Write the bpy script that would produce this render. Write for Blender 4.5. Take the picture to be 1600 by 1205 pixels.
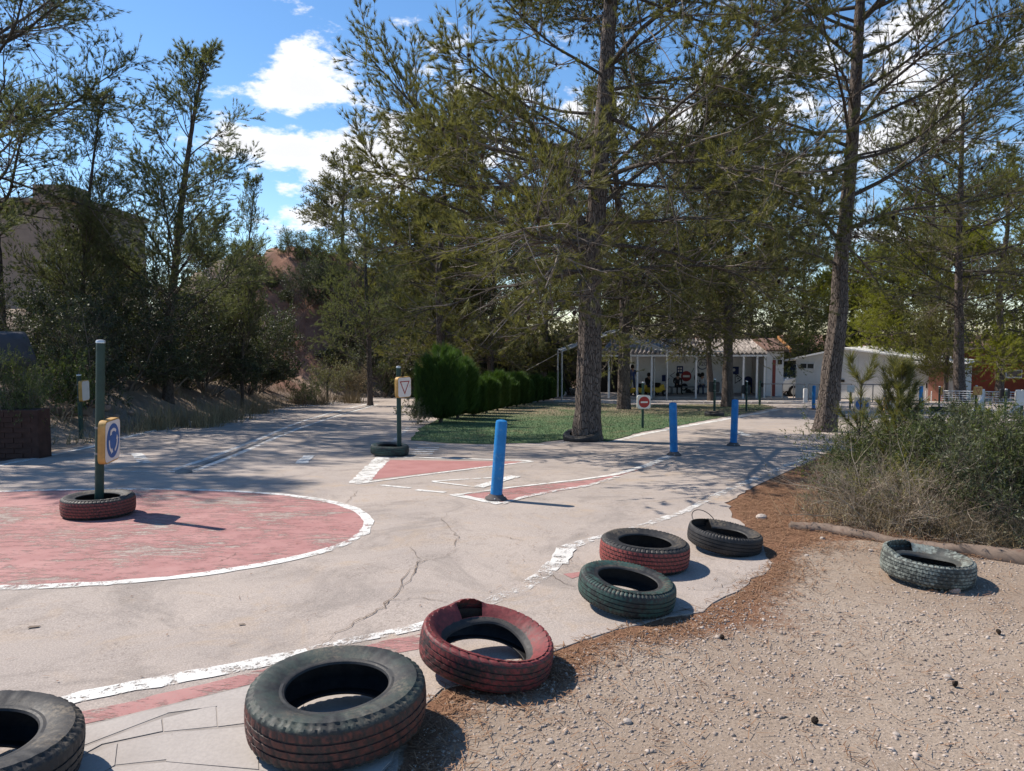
import bpy, bmesh, math, random
import numpy as np
from mathutils import Vector, Matrix, Euler, Quaternion

for o in list(bpy.data.objects): bpy.data.objects.remove(o)
scene = bpy.context.scene
C = scene.collection
R_ = math.radians

# ------------------------------------------------------------------ camera
FPX, CAMH, HROW = 1200.0, 1.5, 520.0
PIT = math.atan((602.5 - HROW) / FPX)
cam = bpy.data.cameras.new('camera'); camo = bpy.data.objects.new('camera', cam); C.objects.link(camo)
cam.sensor_width = 36; cam.lens = 36 * FPX / 1600; cam.clip_end = 2000; cam.clip_start = .05
camo.location = (0, 0, CAMH); camo.rotation_euler = (math.pi / 2 - PIT, 0, 0)
scene.camera = camo
scene.render.resolution_x, scene.render.resolution_y = 1024, 771

# ------------------------------------------------------------------ sky, sun, exposure
SUN_EL = R_(47); SUN_H = Vector((-.89, .45, 0)).normalized()
world = bpy.data.worlds.new('World'); scene.world = world; world.use_nodes = True
def build_world():
    nt = world.node_tree; N = nt.nodes; L = nt.links; N.clear()
    out = N.new('ShaderNodeOutputWorld'); bg = N.new('ShaderNodeBackground'); bg.inputs[1].default_value = .115
    sky = N.new('ShaderNodeTexSky'); sky.sky_type = 'NISHITA'; sky.sun_disc = False
    sky.sun_elevation = SUN_EL; sky.sun_rotation = math.atan2(SUN_H.x, SUN_H.y)
    sky.air_density = 1.0; sky.dust_density = .3; sky.ozone_density = 2.0; sky.altitude = 900
    def m(op, a, b=None, c=None):
        n = N.new('ShaderNodeMath'); n.operation = op
        for i, v in enumerate((a, b, c)):
            if v is None: continue
            if isinstance(v, (int, float)): n.inputs[i].default_value = v
            else: L.new(v, n.inputs[i])
        return n.outputs[0]
    tc = N.new('ShaderNodeTexCoord'); sp = N.new('ShaderNodeSeparateXYZ'); L.new(tc.outputs['Generated'], sp.inputs[0])
    az = m('ARCTAN2', sp.outputs[0], sp.outputs[1]); el = m('ARCSINE', sp.outputs[2])
    # noise on the sky sphere
    mp = N.new('ShaderNodeMapping'); mp.inputs['Scale'].default_value = (1, 1, 2.2); L.new(tc.outputs['Generated'], mp.inputs[0])
    nz = N.new('ShaderNodeTexNoise'); nz.inputs['Scale'].default_value = 11; nz.inputs['Detail'].default_value = 9; nz.inputs['Roughness'].default_value = .62
    L.new(mp.outputs[0], nz.inputs[0])
    big = N.new('ShaderNodeTexNoise'); big.inputs['Scale'].default_value = 2.1; big.inputs['Detail'].default_value = 3
    L.new(mp.outputs[0], big.inputs[0])
    field = m('ADD', m('SUBTRACT', m('MULTIPLY', nz.outputs[0], 2.0), .5), m('MULTIPLY', m('SUBTRACT', big.outputs[0], .5), .8))
    # clouds seen in the photograph: azimuth, elevation, half sizes, weight (degrees)
    tot = None
    for a, e, wa, we, w in ((-16.0, 17.4, 3.2, 2.4, .52), (-14.5, 12.6, 4.6, .9, .42), (-13.6, 8.8, 4.0, 2.4, .46), (-15.3, 21.8, 2.2, 1.6, .36),
                            (-23, 18.2, 1.5, .8, .25), (-3, 15, 14, 8, .32), (24, 16, 13, 9, .42), (-36, 15, 3, 2, .3), (60, 20, 16, 8, .3),
                            (-80, 25, 14, 6, .3), (120, 22, 14, 8, .3), (180, 28, 20, 7, .3), (-130, 18, 16, 6, .3)):
        u = m('DIVIDE', m('SUBTRACT', az, R_(a)), R_(wa)); v = m('DIVIDE', m('SUBTRACT', el, R_(e)), R_(we))
        d = m('ADD', m('MULTIPLY', u, u), m('MULTIPLY', v, v))
        g = m('MULTIPLY', m('POWER', 2.718, m('MULTIPLY', d, -1)), w)
        tot = g if tot is None else m('ADD', tot, g)
    field = m('ADD', field, tot)
    rp = N.new('ShaderNodeMapRange'); rp.interpolation_type = 'SMOOTHSTEP'
    L.new(field, rp.inputs[0]); rp.inputs[1].default_value = .80; rp.inputs[2].default_value = 1.06
    hs = N.new('ShaderNodeHueSaturation'); hs.inputs['Saturation'].default_value = 1.2; hs.inputs['Value'].default_value = 1.15
    L.new(sky.outputs[0], hs.inputs['Color'])
    mx = N.new('ShaderNodeMix'); mx.data_type = 'RGBA'
    L.new(rp.outputs[0], mx.inputs[0]); L.new(hs.outputs[0], mx.inputs[6])
    # cloud body slightly greyer where it is thick
    cr = N.new('ShaderNodeMapRange'); L.new(field, cr.inputs[0]); cr.inputs[1].default_value = .9; cr.inputs[2].default_value = 1.3
    cr.inputs[3].default_value = 7.6; cr.inputs[4].default_value = 6.4
    cc = N.new('ShaderNodeCombineColor'); L.new(cr.outputs[0], cc.inputs[0]); L.new(m('MULTIPLY', cr.outputs[0], 1.01), cc.inputs[1]); L.new(m('MULTIPLY', cr.outputs[0], 1.06), cc.inputs[2])
    L.new(cc.outputs[0], mx.inputs[7])
    L.new(mx.outputs[2], bg.inputs[0]); L.new(bg.outputs[0], out.inputs[0])
build_world()
sl = bpy.data.lights.new('sun', 'SUN'); sl.energy = 5.0; sl.angle = R_(.53); sl.color = (1, .925, .83)
so = bpy.data.objects.new('sun', sl); C.objects.link(so)
tosun = Vector((SUN_H.x * math.cos(SUN_EL), SUN_H.y * math.cos(SUN_EL), math.sin(SUN_EL)))
so.rotation_euler = tosun.to_track_quat('Z', 'Y').to_euler(); so.location = tosun * 60
vs = scene.view_settings; vs.view_transform = 'Standard'; vs.look = 'None'; vs.gamma = 1; vs.exposure = .42; vs.use_curve_mapping = False
cy = scene.cycles; cy.max_bounces = 5; cy.diffuse_bounces = 2; cy.glossy_bounces = 2; cy.transmission_bounces = 3; cy.transparent_max_bounces = 8; cy.caustics_reflective = False; cy.caustics_refractive = False

# ------------------------------------------------------------------ terrain function and pixel helpers
def sst(x, a, b):
    t = np.clip((np.asarray(x, float) - a) / (b - a), 0, 1); return t * t * (3 - 2 * t)
def base(y):
    t = np.minimum(np.asarray(y, float), 60) - 6
    return -.0555 * (np.sqrt(t * t + 4) + t) / 2
def xedge(y): return -6.15 - .05 * np.minimum(np.asarray(y, float), 34)
def bank(x, y):
    x = np.asarray(x, float); y = np.asarray(y, float)
    dl = xedge(y) - x
    b = .95 * sst(dl, .9, 3.6) * sst(y, 11.5, 15.5) + 2.6 * sst(dl, 5, 11) * sst(y, 14, 22) * (1 - sst(y, 37, 41))
    b = b + 7.6 * sst(y, 41, 47.5) * (1 - sst(x, -9, 4)) * (.35 + .65 * sst(x, -24, -17)) + 2.4 * sst(y, 50, 62) * sst(x, -8, 6)
    rg_ = sst(y, 41, 44); wob = rg_ * (.35 * np.sin(x * .9 + 1.3 * np.sin(y * .7)) + .28 * np.sin(x * 2.1 - y * 1.7) + .2 * np.sin(x * 3.7 + y * 2.9)) + .10 * np.sin(x * 1.7 + y * .9) + .07 * np.sin(x * 3.1 - y * 2.3) + .05 * np.sin(x * 5.3 + y * 4.1)
    return b + wob * sst(b, .1, .9)
def G(x, y): return base(y) + bank(x, y)
def ray(px, py):
    cx = (px - 800) / FPX; cz = -(py - 602.5) / FPX
    c, s = math.cos(PIT), math.sin(PIT)
    return cx, c + cz * s, -s + cz * c
def gp(px, py, off=0.0):
    x, y, z = ray(px, py)
    ys = np.concatenate([np.arange(.4, 12, .01), np.arange(12, 90, .03)])
    d = CAMH + z * ys / y - G(x * ys / y, ys) - off
    i = int(np.argmax(d < 0)); lo, hi = ys[max(i - 1, 0)], ys[i]
    for _ in range(30):
        mm = (lo + hi) / 2
        if CAMH + z * mm / y - float(G(x * mm / y, mm)) - off > 0: lo = mm
        else: hi = mm
    return Vector((x * lo / y, lo, float(G(x * lo / y, lo)) + off))
def at(px, py, Y):
    x, y, z = ray(px, py); t = Y / y
    return Vector((x * t, Y, CAMH + z * t))
ROAD = .02

# ------------------------------------------------------------------ materials
class NT:
    def __init__(s, name):
        s.m = bpy.data.materials.new(name); s.m.use_nodes = True
        s.t = s.m.node_tree; s.N = s.t.nodes; s.L = s.t.links
        s.p = s.N['Principled BSDF']; s.out = s.N['Material Output']
    def new(s, t, **kw):
        n = s.N.new(t)
        for k, v in kw.items():
            if k.startswith('i_'): n.inputs[k[2:].replace('_', ' ')].default_value = v
            else: setattr(n, k, v)
        return n
    def link(s, a, b): s.L.new(a, b)
    def coord(s, kind='Object', scale=(1, 1, 1)):
        tc = s.new('ShaderNodeTexCoord'); mp = s.new('ShaderNodeMapping'); mp.inputs['Scale'].default_value = scale
        s.link(tc.outputs[kind], mp.inputs[0]); return mp.outputs[0]
    def noise(s, vec, scale, detail=4, rough=.55, dist=0):
        n = s.new('ShaderNodeTexNoise'); n.inputs['Scale'].default_value = scale; n.inputs['Detail'].default_value = detail
        n.inputs['Roughness'].default_value = rough; n.inputs['Distortion'].default_value = dist
        s.link(vec, n.inputs['Vector']); return n.outputs[0]
    def vor(s, vec, scale, feature='F1', out='Distance'):
        n = s.new('ShaderNodeTexVoronoi'); n.feature = feature; n.inputs['Scale'].default_value = scale
        s.link(vec, n.inputs['Vector']); return n.outputs[out]
    def ramp(s, f, a, b, lo=0., hi=1., smooth=True):
        n = s.new('ShaderNodeMapRange'); n.interpolation_type = 'SMOOTHSTEP' if smooth else 'LINEAR'
        s.link(f, n.inputs[0])
        for i, v in zip((1, 2, 3, 4), (a, b, lo, hi)): n.inputs[i].default_value = v
        return n.outputs[0]
    def mix(s, f, a, b, mode='MIX'):
        n = s.new('ShaderNodeMix'); n.data_type = 'RGBA'; n.blend_type = mode
        for v, i in ((f, 0), (a, 6), (b, 7)):
            if isinstance(v, (int, float)): n.inputs[i].default_value = v
            elif isinstance(v, tuple): n.inputs[i].default_value = (*v, 1) if len(v) == 3 else v
            else: s.link(v, n.inputs[i])
        return n.outputs[2]
    def math(s, op, a, b=None):
        n = s.new('ShaderNodeMath'); n.operation = op
        for i, v in enumerate((a, b)):
            if v is None: continue
            if isinstance(v, (int, float)): n.inputs[i].default_value = v
            else: s.link(v, n.inputs[i])
        return n.outputs[0]
    def attr(s, name):
        n = s.new('ShaderNodeAttribute'); n.attribute_name = name; return n.outputs['Fac']
    def col(s, c): s.link(c, s.p.inputs['Base Color'])
    def bump(s, h, strength=.5, dist=.01):
        n = s.new('ShaderNodeBump'); n.inputs['Strength'].default_value = strength; n.inputs['Distance'].default_value = dist
        s.link(h, n.inputs['Height']); s.link(n.outputs[0], s.p.inputs['Normal'])
    def rough(s, v, spec=.3):
        if isinstance(v, (int, float)): s.p.inputs['Roughness'].default_value = v
        else: s.link(v, s.p.inputs['Roughness'])
        s.p.inputs['Specular IOR Level'].default_value = spec
def sc(c, k): return tuple(min(1, v * k) for v in c)
M = {}
def plain(name, c, rough=.8, var=.18, scale=6, bump=.2, bscale=60, metal=0, spec=.3, dirt=None):
    n = NT(name); v = n.coord('Object'); f = n.noise(v, scale, 6, .6)
    colr = n.mix(n.ramp(f, .3, .7), sc(c, 1 - var), sc(c, 1 + var))
    if dirt:
        g = n.noise(v, scale * 2.3, 8, .7); colr = n.mix(n.ramp(g, .52, .72), colr, dirt)
    n.col(colr); n.rough(rough, spec); n.p.inputs['Metallic'].default_value = metal
    if bump: n.bump(n.noise(v, bscale, 4), bump, .004)
    M[name] = n.m; return n.m

def concrete_color(n, v):
    a = n.noise(v, .55, 6, .6, .5); b = n.noise(v, 5, 8, .65); c = n.noise(v, 120, 4, .7); d = n.noise(v, 1.7, 5, .7, 1.2)
    col = n.mix(n.ramp(a, .3, .7), (.395, .338, .298), (.48, .405, .348))
    col = n.mix(n.ramp(d, .5, .72, 0, .75), col, (.455, .352, .262))
    st = n.noise(v, .9, 7, .72, 1.5); col = n.mix(n.ramp(st, .48, .66, 0, .7), col, (.285, .245, .215))
    grime = n.math('MULTIPLY', n.ramp(n.noise(v, 2.4, 6, .7, .6), .45, .65), n.ramp(n.noise(v, 42, 4, .75), .5, .62)); col = n.mix(n.math('MULTIPLY', grime, .55), col, (.20, .165, .14))
    col = n.mix(n.ramp(b, .54, .78, 0, .7), col, (.30, .252, .22))
    col = n.mix(n.ramp(c, .35, .75, 0, 1), n.mix(1., col, (.74, .74, .74), 'MULTIPLY'), n.mix(1., col, (1.15, 1.15, 1.14), 'MULTIPLY'))
    sp = n.vor(v, 34); spm = n.noise(v, 3, 3)
    spots = n.math('MULTIPLY', n.ramp(sp, .12, .05), n.ramp(spm, .5, .62))
    col = n.mix(n.math('MULTIPLY', spots, .6), col, (.17, .14, .12))
    return col, n.math('ADD', n.math('MULTIPLY', c, .6), n.math('MULTIPLY', n.noise(v, 26, 6, .7), 1.0))
def mk_concrete():
    n = NT('concrete'); v = n.coord('Object'); c, h = concrete_color(n, v); n.col(c); n.rough(.9, .2); n.bump(h, .55, .006); M['concrete'] = n.m
    n = NT('slab'); v = n.coord('Object'); a = n.noise(v, 2.2, 7, .65); b = n.noise(v, 60, 4, .6)
    c = n.mix(n.ramp(a, .3, .7), (.36, .32, .29), (.44, .395, .355)); c = n.mix(n.ramp(b, .3, .8, 0, .5), c, (.29, .26, .235))
    n.col(c); n.rough(.88, .25); n.bump(n.math('ADD', b, a), .3, .004); M['slab'] = n.m
mk_concrete()
def paint(name, c1, c2, wear_lo, wear_hi, stretch=(1, 1, 1), scale=9, bw=.3):
    # worn road paint: flakes missing down to the bare concrete below
    n = NT(name); v = n.coord('Object'); vs_ = n.coord('Object', stretch)
    w = n.noise(vs_, scale, 9, .68, .3); w2 = n.noise(vs_, scale * 7, 5, .7); big = n.noise(v, 1.3, 6, .65, .6)
    wear = n.math('ADD', n.math('ADD', n.math('MULTIPLY', w, .45), n.math('MULTIPLY', w2, .30)), n.math('MULTIPLY', big, bw))
    keep = n.ramp(wear, wear_lo, wear_hi)
    c = n.mix(n.ramp(n.noise(v, 4, 6), .3, .7), c1, c2)
    c = n.mix(n.ramp(n.noise(v, 90, 3), .45, .8, 0, .35), c, (.3, .26, .23))
    n.col(c); n.rough(.75, .3); n.bump(n.noise(v, 130, 4), .35, .003)
    tr = n.new('ShaderNodeBsdfTransparent'); mx = n.new('ShaderNodeMixShader')
    n.link(keep, mx.inputs[0]); n.link(tr.outputs[0], mx.inputs[1]); n.link(n.p.outputs[0], mx.inputs[2]); n.link(mx.outputs[0], n.out.inputs[0])
    M[name] = n.m
paint('white_paint', (.60, .575, .53), (.76, .74, .69), .455, .525, scale=14)
paint('faded_white', (.64, .61, .57), (.72, .70, .65), .485, .575, scale=14)
paint('red_paint', (.345, .158, .145), (.42, .215, .195), .475, .585, (1, 3.2, 1), 4.5, .38)
paint('red_solid', (.34, .145, .132), (.40, .185, .168), .40, .46, scale=14)

def mk_ground():
    n = NT('gravel_ground'); v = n.coord('Object')
    a = n.noise(v, .8, 6, .6, .4); b = n.noise(v, 11, 8, .7); f = n.noise(v, 75, 5, .7); cell = n.vor(v, 62, 'F1', 'Color'); cd = n.vor(v, 62)
    dirt = n.mix(n.ramp(a, .3, .7), (.275, .210, .158), (.355, .285, .222))
    sepn = n.new('ShaderNodeSeparateColor'); n.link(cell, sepn.inputs[0])
    stone = n.mix(sepn.outputs[0], (.25, .19, .145), (.46, .385, .32))
    gm = n.math('MULTIPLY', n.ramp(sepn.outputs[1], .35, .5), n.ramp(cd, .55, .35)); gm = n.math('MULTIPLY', gm, n.ramp(n.noise(v, 1.9, 6, .7, .8), .42, .6, .1, 1))
    dirt = n.mix(n.math('MULTIPLY', gm, n.ramp(n.noise(v, 1.3, 5, .6), .35, .6)), dirt, stone)
    dirt = n.mix(n.ramp(b, .5, .8, 0, .7), dirt, (.22, .17, .13))
    dirt = n.mix(n.ramp(f, .3, .75), n.mix(1., dirt, (.72, .71, .70), 'MULTIPLY'), n.mix(1., dirt, (1.2, 1.2, 1.2), 'MULTIPLY'))
    lit = n.attr('litter'); lm = n.ramp(n.math('ADD', lit, n.math('MULTIPLY', n.math('SUBTRACT', n.noise(v, 16, 8, .75), .5), 1.0)), .3, .62)
    litc = n.mix(n.ramp(n.noise(v, 110, 4, .7), .3, .7), (.105, .052, .030), (.25, .135, .08))
    c = n.mix(lm, dirt, litc)
    red = n.attr('red'); rc = n.mix(n.ramp(n.noise(v, 1.6, 8, .7), .3, .7), (.16, .06, .035), (.30, .15, .10))
    c = n.mix(red, c, rc)
    n.col(c); n.rough(.95, .15)
    n.bump(n.math('ADD', n.math('MULTIPLY', n.math('MULTIPLY', n.math('SUBTRACT', .6, cd), gm), 1.3), n.math('ADD', n.math('MULTIPLY', f, .7), b)), .6, .010)
    M['ground'] = n.m
mk_ground()
def mk_lawn():
    n = NT('lawn'); v = n.coord('Object')
    c = n.mix(n.ramp(n.noise(v, .7, 5), .3, .7), (.065, .115, .05), (.10, .15, .065)); c = n.mix(n.ramp(n.noise(v, 2.6, 8, .7), .5, .68, 0, .8), c, (.17, .13, .075))
    sy = n.new('ShaderNodeSeparateXYZ'); n.link(v, sy.inputs[0]); far = n.math('MULTIPLY', n.ramp(sy.outputs[1], 18, 25), n.ramp(n.noise(v, .6, 6, .7), .35, .55)); c = n.mix(n.math('MULTIPLY', far, .85), c, (.26, .19, .13))
    n.col(c); n.rough(.9, .2); n.bump(n.noise(v, 90, 3), .8, .01); M['lawn'] = n.m
    n = NT('grass_blade'); v = n.attr('var'); c = n.mix(v, (.055, .115, .05), (.17, .225, .10)); n.col(c); n.rough(.6, .3); M['blade'] = n.m
    n = NT('dry_grass'); v = n.attr('var'); c = n.mix(v, (.20, .15, .08), (.34, .27, .16)); n.col(c); n.rough(.8, .2); M['dry'] = n.m
    n = NT('pine_litter'); v = n.attr('var'); c = n.mix(v, (.13, .065, .036), (.34, .20, .115)); n.col(c); n.rough(.8, .2); M['litter'] = n.m
    n = NT('pebble'); v = n.attr('var'); c = n.mix(v, (.24, .185, .15), (.50, .42, .355)); n.col(c); n.rough(.9, .2); n.bump(n.noise(n.coord('Object'), 150, 3), .3, .002); M['pebble'] = n.m
mk_lawn()
def foliage(name, c1, c2, trans=.3, tint=(1.5, 1.6, .6), rough=.55, spec=.3):
    n = NT(name); v = n.attr('var'); c = n.mix(v, c1, c2); n.col(c); n.rough(rough, spec)
    t = n.new('ShaderNodeBsdfTranslucent'); n.link(n.mix(1., c, tint, 'MULTIPLY'), t.inputs[0])
    mx = n.new('ShaderNodeMixShader'); mx.inputs[0].default_value = trans
    n.link(n.p.outputs[0], mx.inputs[1]); n.link(t.outputs[0], mx.inputs[2]); n.link(mx.outputs[0], n.out.inputs[0]); M[name] = n.m
foliage('needle', (.084, .090, .038), (.20, .19, .076), .40, (1.4, 1.4, .6))
foliage('needle_bright', (.12, .135, .030), (.26, .25, .055), .42)  # brighter copy of needle; sunlight on the pines behind the huts painted in
foliage('needle_cool', (.095, .108, .060), (.195, .205, .110), .42, (1.4, 1.45, .7))
foliage('leaf_dark', (.036, .048, .024), (.10, .112, .06), .22, rough=.5, spec=.35)
foliage('leaf_mid', (.050, .070, .024), (.125, .145, .052), .25)
foliage('leaf_pale', (.12, .12, .07), (.22, .21, .13), .25)
foliage('leaf_yellow', (.15, .15, .04), (.28, .25, .07), .35)
foliage('cypress', (.030, .066, .018), (.090, .150, .036), .3)
def mk_bark(name, c1, c2, c3, s=1.):
    n = NT(name); v = n.coord('Object', (1, 1, .22)); v2 = n.coord('Object')
    d = n.vor(v, 34 * s, 'DISTANCE_TO_EDGE'); p = n.noise(v, 20 * s, 6, .7); q = n.noise(v2, 90, 4, .6)
    c = n.mix(n.ramp(p, .3, .7), c1, c2); c = n.mix(n.ramp(d, .0, .09), c3, c); c = n.mix(n.ramp(q, .4, .8, 0, .5), c, c3)
    n.col(c); n.rough(.95, .15); n.bump(n.math('ADD', n.ramp(d, 0, .16), n.math('MULTIPLY', p, .6)), .9, .02); M[name] = n.m
mk_bark('bark', (.115, .090, .076), (.225, .185, .160), (.034, .027, .024))
mk_bark('bark_grey', (.10, .083, .070), (.20, .175, .152), (.045, .036, .030), 1.5)
def mk_twig(name, a, b):
    n = NT(name); v = n.attr('var'); n.col(n.mix(v, a, b)); n.rough(.9, .2); M[name] = n.m
mk_twig('twig', (.085, .068, .056), (.25, .21, .175)); mk_twig('dry_twig', (.16, .12, .085), (.46, .38, .29)); mk_twig('cone', (.028, .020, .015), (.07, .05, .035))
plain('dark_green_metal', (.013, .042, .034), .45, .15, 12, .12, 80, 0, .35, dirt=(.018, .046, .037))
plain('cap_metal', (.55, .55, .54), .35, .08, 10, 0, metal=.6)
plain('galvanised', (.42, .43, .43), .45, .15, 12, .1, 60, .5)
plain('sign_white', (.70, .66, .61), .5, .05, 5, 0, dirt=(.58, .53, .47))
plain('sign_edge', (.50, .29, .09), .6, .2, 9, .15)
plain('sign_grey', (.42, .41, .38), .6, .1, 9, .1)
plain('sign_blue', (.020, .095, .30), .45, .08, 8, 0)
plain('sign_red', (.36, .035, .03), .5, .12, 8, 0)
plain('sign_dark', (.025, .025, .027), .6, .1)
plain('bollard_blue', (.010, .165, .42), .5, .14, 7, .12, 60, spec=.3, dirt=(.09, .25, .42))
plain('bollard_foot', (.10, .085, .08), .85, .2)
plain('white_wall', (.68, .66, .64), .85, .06, 2, .15, 60, dirt=(.58, .55, .51))
plain('panel_wall', (.72, .70, .66), .6, .05, 2, .05, 40, dirt=(.64, .62, .57))
plain('terracotta_wall', (.44, .20, .14), .85, .1, 4, .2)
plain('red_wall', (.25, .052, .025), .85, .15, 3, .2)
plain('beige_wall', (.30, .225, .175), .9, .12, 2, .3)
plain('roof_sheet', (.27, .235, .21), .8, .5, 4, .2, 40, dirt=(.10, .07, .055))
plain('roof_tile', (.20, .12, .09), .85, .35, 7, .3, dirt=(.16, .11, .08))
plain('orange_trim', (.36, .17, .06), .7, .1)
plain('white_metal', (.72, .71, .69), .5, .05, 6, .05, dirt=(.6, .57, .52))
plain('grey_metal', (.20, .205, .21), .5, .12, 9, .08, metal=.4)
plain('dark', (.02, .018, .016), .9, .2)
plain('door_grey', (.50, .50, .48), .6, .05)
plain('door_red', (.22, .045, .035), .6, .1)
plain('mural_blue', (.020, .030, .105), .7, .12); plain('mural_black', (.018, .018, .022), .7, .1); plain('mural_red', (.26, .028, .026), .7, .12)
plain('yellow', (.55, .36, .03), .5, .12)
plain('tarp', (.045, .045, .052), .6, .2, 5, .3, 25)
plain('brick_wall', (.062, .031, .024), .9, .3, 7, .4)
plain('log', (.17, .125, .095), .9, .3, 5, .5, 30, dirt=(.12, .06, .04))
plain('stone', (.40, .34, .29), .9, .2, 12, .4); plain('stone_pink', (.52, .33, .25), .9, .2, 14, .4); plain('lump_white', (.68, .66, .63), .85, .08, 6, .3)
plain('joint', (.30, .265, .235), .95, .2)
plain('crack', (.17, .13, .10), .98, .3, 30, .2)
plain('rubber_strip', (.20, .185, .17), .8, .2)
plain('car_paint', (.50, .54, .57), .3, .04, 3, 0, spec=.5); plain('glass_dark', (.03, .035, .04), .12, .1, 4, 0, spec=.6); plain('tyre_black', (.018, .018, .018), .85, .2)
plain('skin', (.33, .19, .13), .6, .05, 8, 0); plain('cloth_blue', (.03, .055, .16), .9, .15); plain('cloth_black', (.018, .018, .02), .9, .15); plain('cloth_white', (.55, .55, .56), .9, .1); plain('hair', (.02, .013, .01), .7, .2); plain('cloth_jeans', (.04, .05, .09), .9, .2)
plain('rope', (.42, .40, .36), .9, .1)
plain('kerb', (.50, .46, .42), .9, .15, 6, .4)
plain('paving', (.40, .345, .30), .9, .15, 2, .3)

def tyre_mat(name, pc, amt, tops=0., dark=(.013, .013, .014), top_col=None):
    # rubber with worn paint; 'zone' is 1 on the tread, 0.5 on the side wall, 0 inside
    n = NT(name); v = n.coord('Object'); z = n.attr('zone'); g = n.attr('groove')
    a = n.noise(v, 7, 8, .72); b = n.noise(v, 45, 5, .65)
    w = n.math('ADD', n.math('MULTIPLY', a, .65), n.math('MULTIPLY', b, .35))
    side = n.ramp(z, .55, .95); wall = n.math('MULTIPLY', n.ramp(z, .2, .45), n.ramp(z, .8, .6))
    k = n.math('ADD', n.math('MULTIPLY', side, amt), n.math('MULTIPLY', wall, tops))
    m1 = n.math('MULTIPLY', n.ramp(n.math('ADD', w, k), .92, 1.08), n.math('SUBTRACT', 1., n.math('MULTIPLY', g, .8)))
    rub = n.mix(n.ramp(b, .3, .8), dark, sc(dark, 2.0)); rub = n.mix(n.ramp(n.noise(v, 5, 8, .75), .42, .75, 0, .6), rub, (.085, .075, .064))
    ring = n.math('MULTIPLY', wall, n.math('MULTIPLY', n.ramp(n.noise(v, 4, 6, .7), .45, .65), n.ramp(n.noise(v, 60, 4, .7), .4, .6))); rub = n.mix(n.math('MULTIPLY', ring, .95), rub, (.15, .12, .085))
    if top_col: rub = n.mix(n.math('MULTIPLY', wall, n.ramp(a, .38, .7, 0, .8)), rub, top_col)
    pcn = n.mix(n.ramp(b, .25, .75), sc(pc, .55), sc(pc, 1.15))
    n.col(n.mix(m1, rub, pcn)); n.rough(n.ramp(b, .2, .8, .5, .75, False), .4); n.bump(n.math('ADD', b, n.math('MULTIPLY', m1, .4)), .35, .003); M[name] = n.m
tyre_mat('tyre_fg', (.115, .038, .028), .52, .0, top_col=(.040, .062, .050))
tyre_mat('tyre_plain', (.05, .05, .06), .2, .0)
tyre_mat('tyre_torn', (.19, .035, .035), .50, .62)
tyre_mat('tyre_red', (.29, .062, .052), .74, .25)
tyre_mat('tyre_green', (.030, .072, .060), .52, .50)
tyre_mat('tyre_dark', (.04, .04, .042), .3, .2)
tyre_mat('tyre_white', (.25, .275, .24), .50, .50, dark=(.030, .033, .030))
tyre_mat('tyre_island', (.22, .055, .045), .60, .15)

# ------------------------------------------------------------------ mesh helpers
def np_mesh(name, verts, faces, mats=(), matidx=None, smooth=False, fattr=None, vattr=None):
    """verts (N,3); faces: list of int arrays (M,k)."""
    me = bpy.data.meshes.new(name); verts = np.asarray(verts, np.float32).reshape(-1, 3)
    faces = [np.asarray(f, np.int32) for f in faces if len(f)]
    nl = sum(f.size for f in faces); npoly = sum(len(f) for f in faces)
    me.vertices.add(len(verts)); me.vertices.foreach_set('co', verts.ravel())
    me.loops.add(nl); me.loops.foreach_set('vertex_index', np.concatenate([f.ravel() for f in faces]))
    cnt = np.concatenate([np.full(len(f), f.shape[1], np.int32) for f in faces])
    st = np.zeros(npoly, np.int32); st[1:] = np.cumsum(cnt)[:-1]
    me.polygons.add(npoly); me.polygons.foreach_set('loop_start', st)
    for m_ in mats: me.materials.append(m_)
    if matidx is not None: me.polygons.foreach_set('material_index', np.asarray(matidx, np.int32))
    me.update(calc_edges=True)
    if smooth is not False: me.polygons.foreach_set('use_smooth', np.full(npoly, True) if smooth is True else np.asarray(smooth, bool))
    for k, a in (fattr or {}).items():
        at_ = me.attributes.new(k, 'FLOAT', 'FACE'); at_.data.foreach_set('value', np.asarray(a, np.float32))
    for k, a in (vattr or {}).items():
        at_ = me.attributes.new(k, 'FLOAT', 'POINT'); at_.data.foreach_set('value', np.asarray(a, np.float32))
    return me
def obj(name, me, parent=None, loc=None, rot=None, scale=None, mat=None):
    o = bpy.data.objects.new(name, me); C.objects.link(o)
    if parent is not None: o.parent = parent
    if loc is not None: o.location = loc
    if rot is not None: o.rotation_euler = rot
    if scale is not None: o.scale = (scale,) * 3 if isinstance(scale, (int, float)) else scale
    if mat is not None and me is not None:
        if not len(me.materials): me.materials.append(mat)
        else: o.material_slots[0].link = 'OBJECT'; o.material_slots[0].material = mat
    return o
def tag(o, label=None, cat=None, group=None, kind=None):
    if label: o['label'] = label
    if cat: o['category'] = cat
    if group: o['group'] = group
    if kind: o['kind'] = kind
    return o
def thing(name, loc, label, cat, group=None, rotz=0, rot=None):
    o = obj(name, None, None, loc, rot or (0, 0, rotz)); o.empty_display_size = .2
    return tag(o, label, cat, group)
def copy_tree(o, loc, rot=None, scale=None, label=None):
    r = o.copy(); C.objects.link(r); r.location = loc
    if rot is not None: r.rotation_euler = rot
    if scale is not None: r.scale = (scale,) * 3 if isinstance(scale, (int, float)) else scale
    if label: r['label'] = label
    for ch in list(o.children):
        c = ch.copy(); C.objects.link(c); c.parent = r
        for g in list(ch.children):
            d = g.copy(); C.objects.link(d); d.parent = c
    return r
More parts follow.
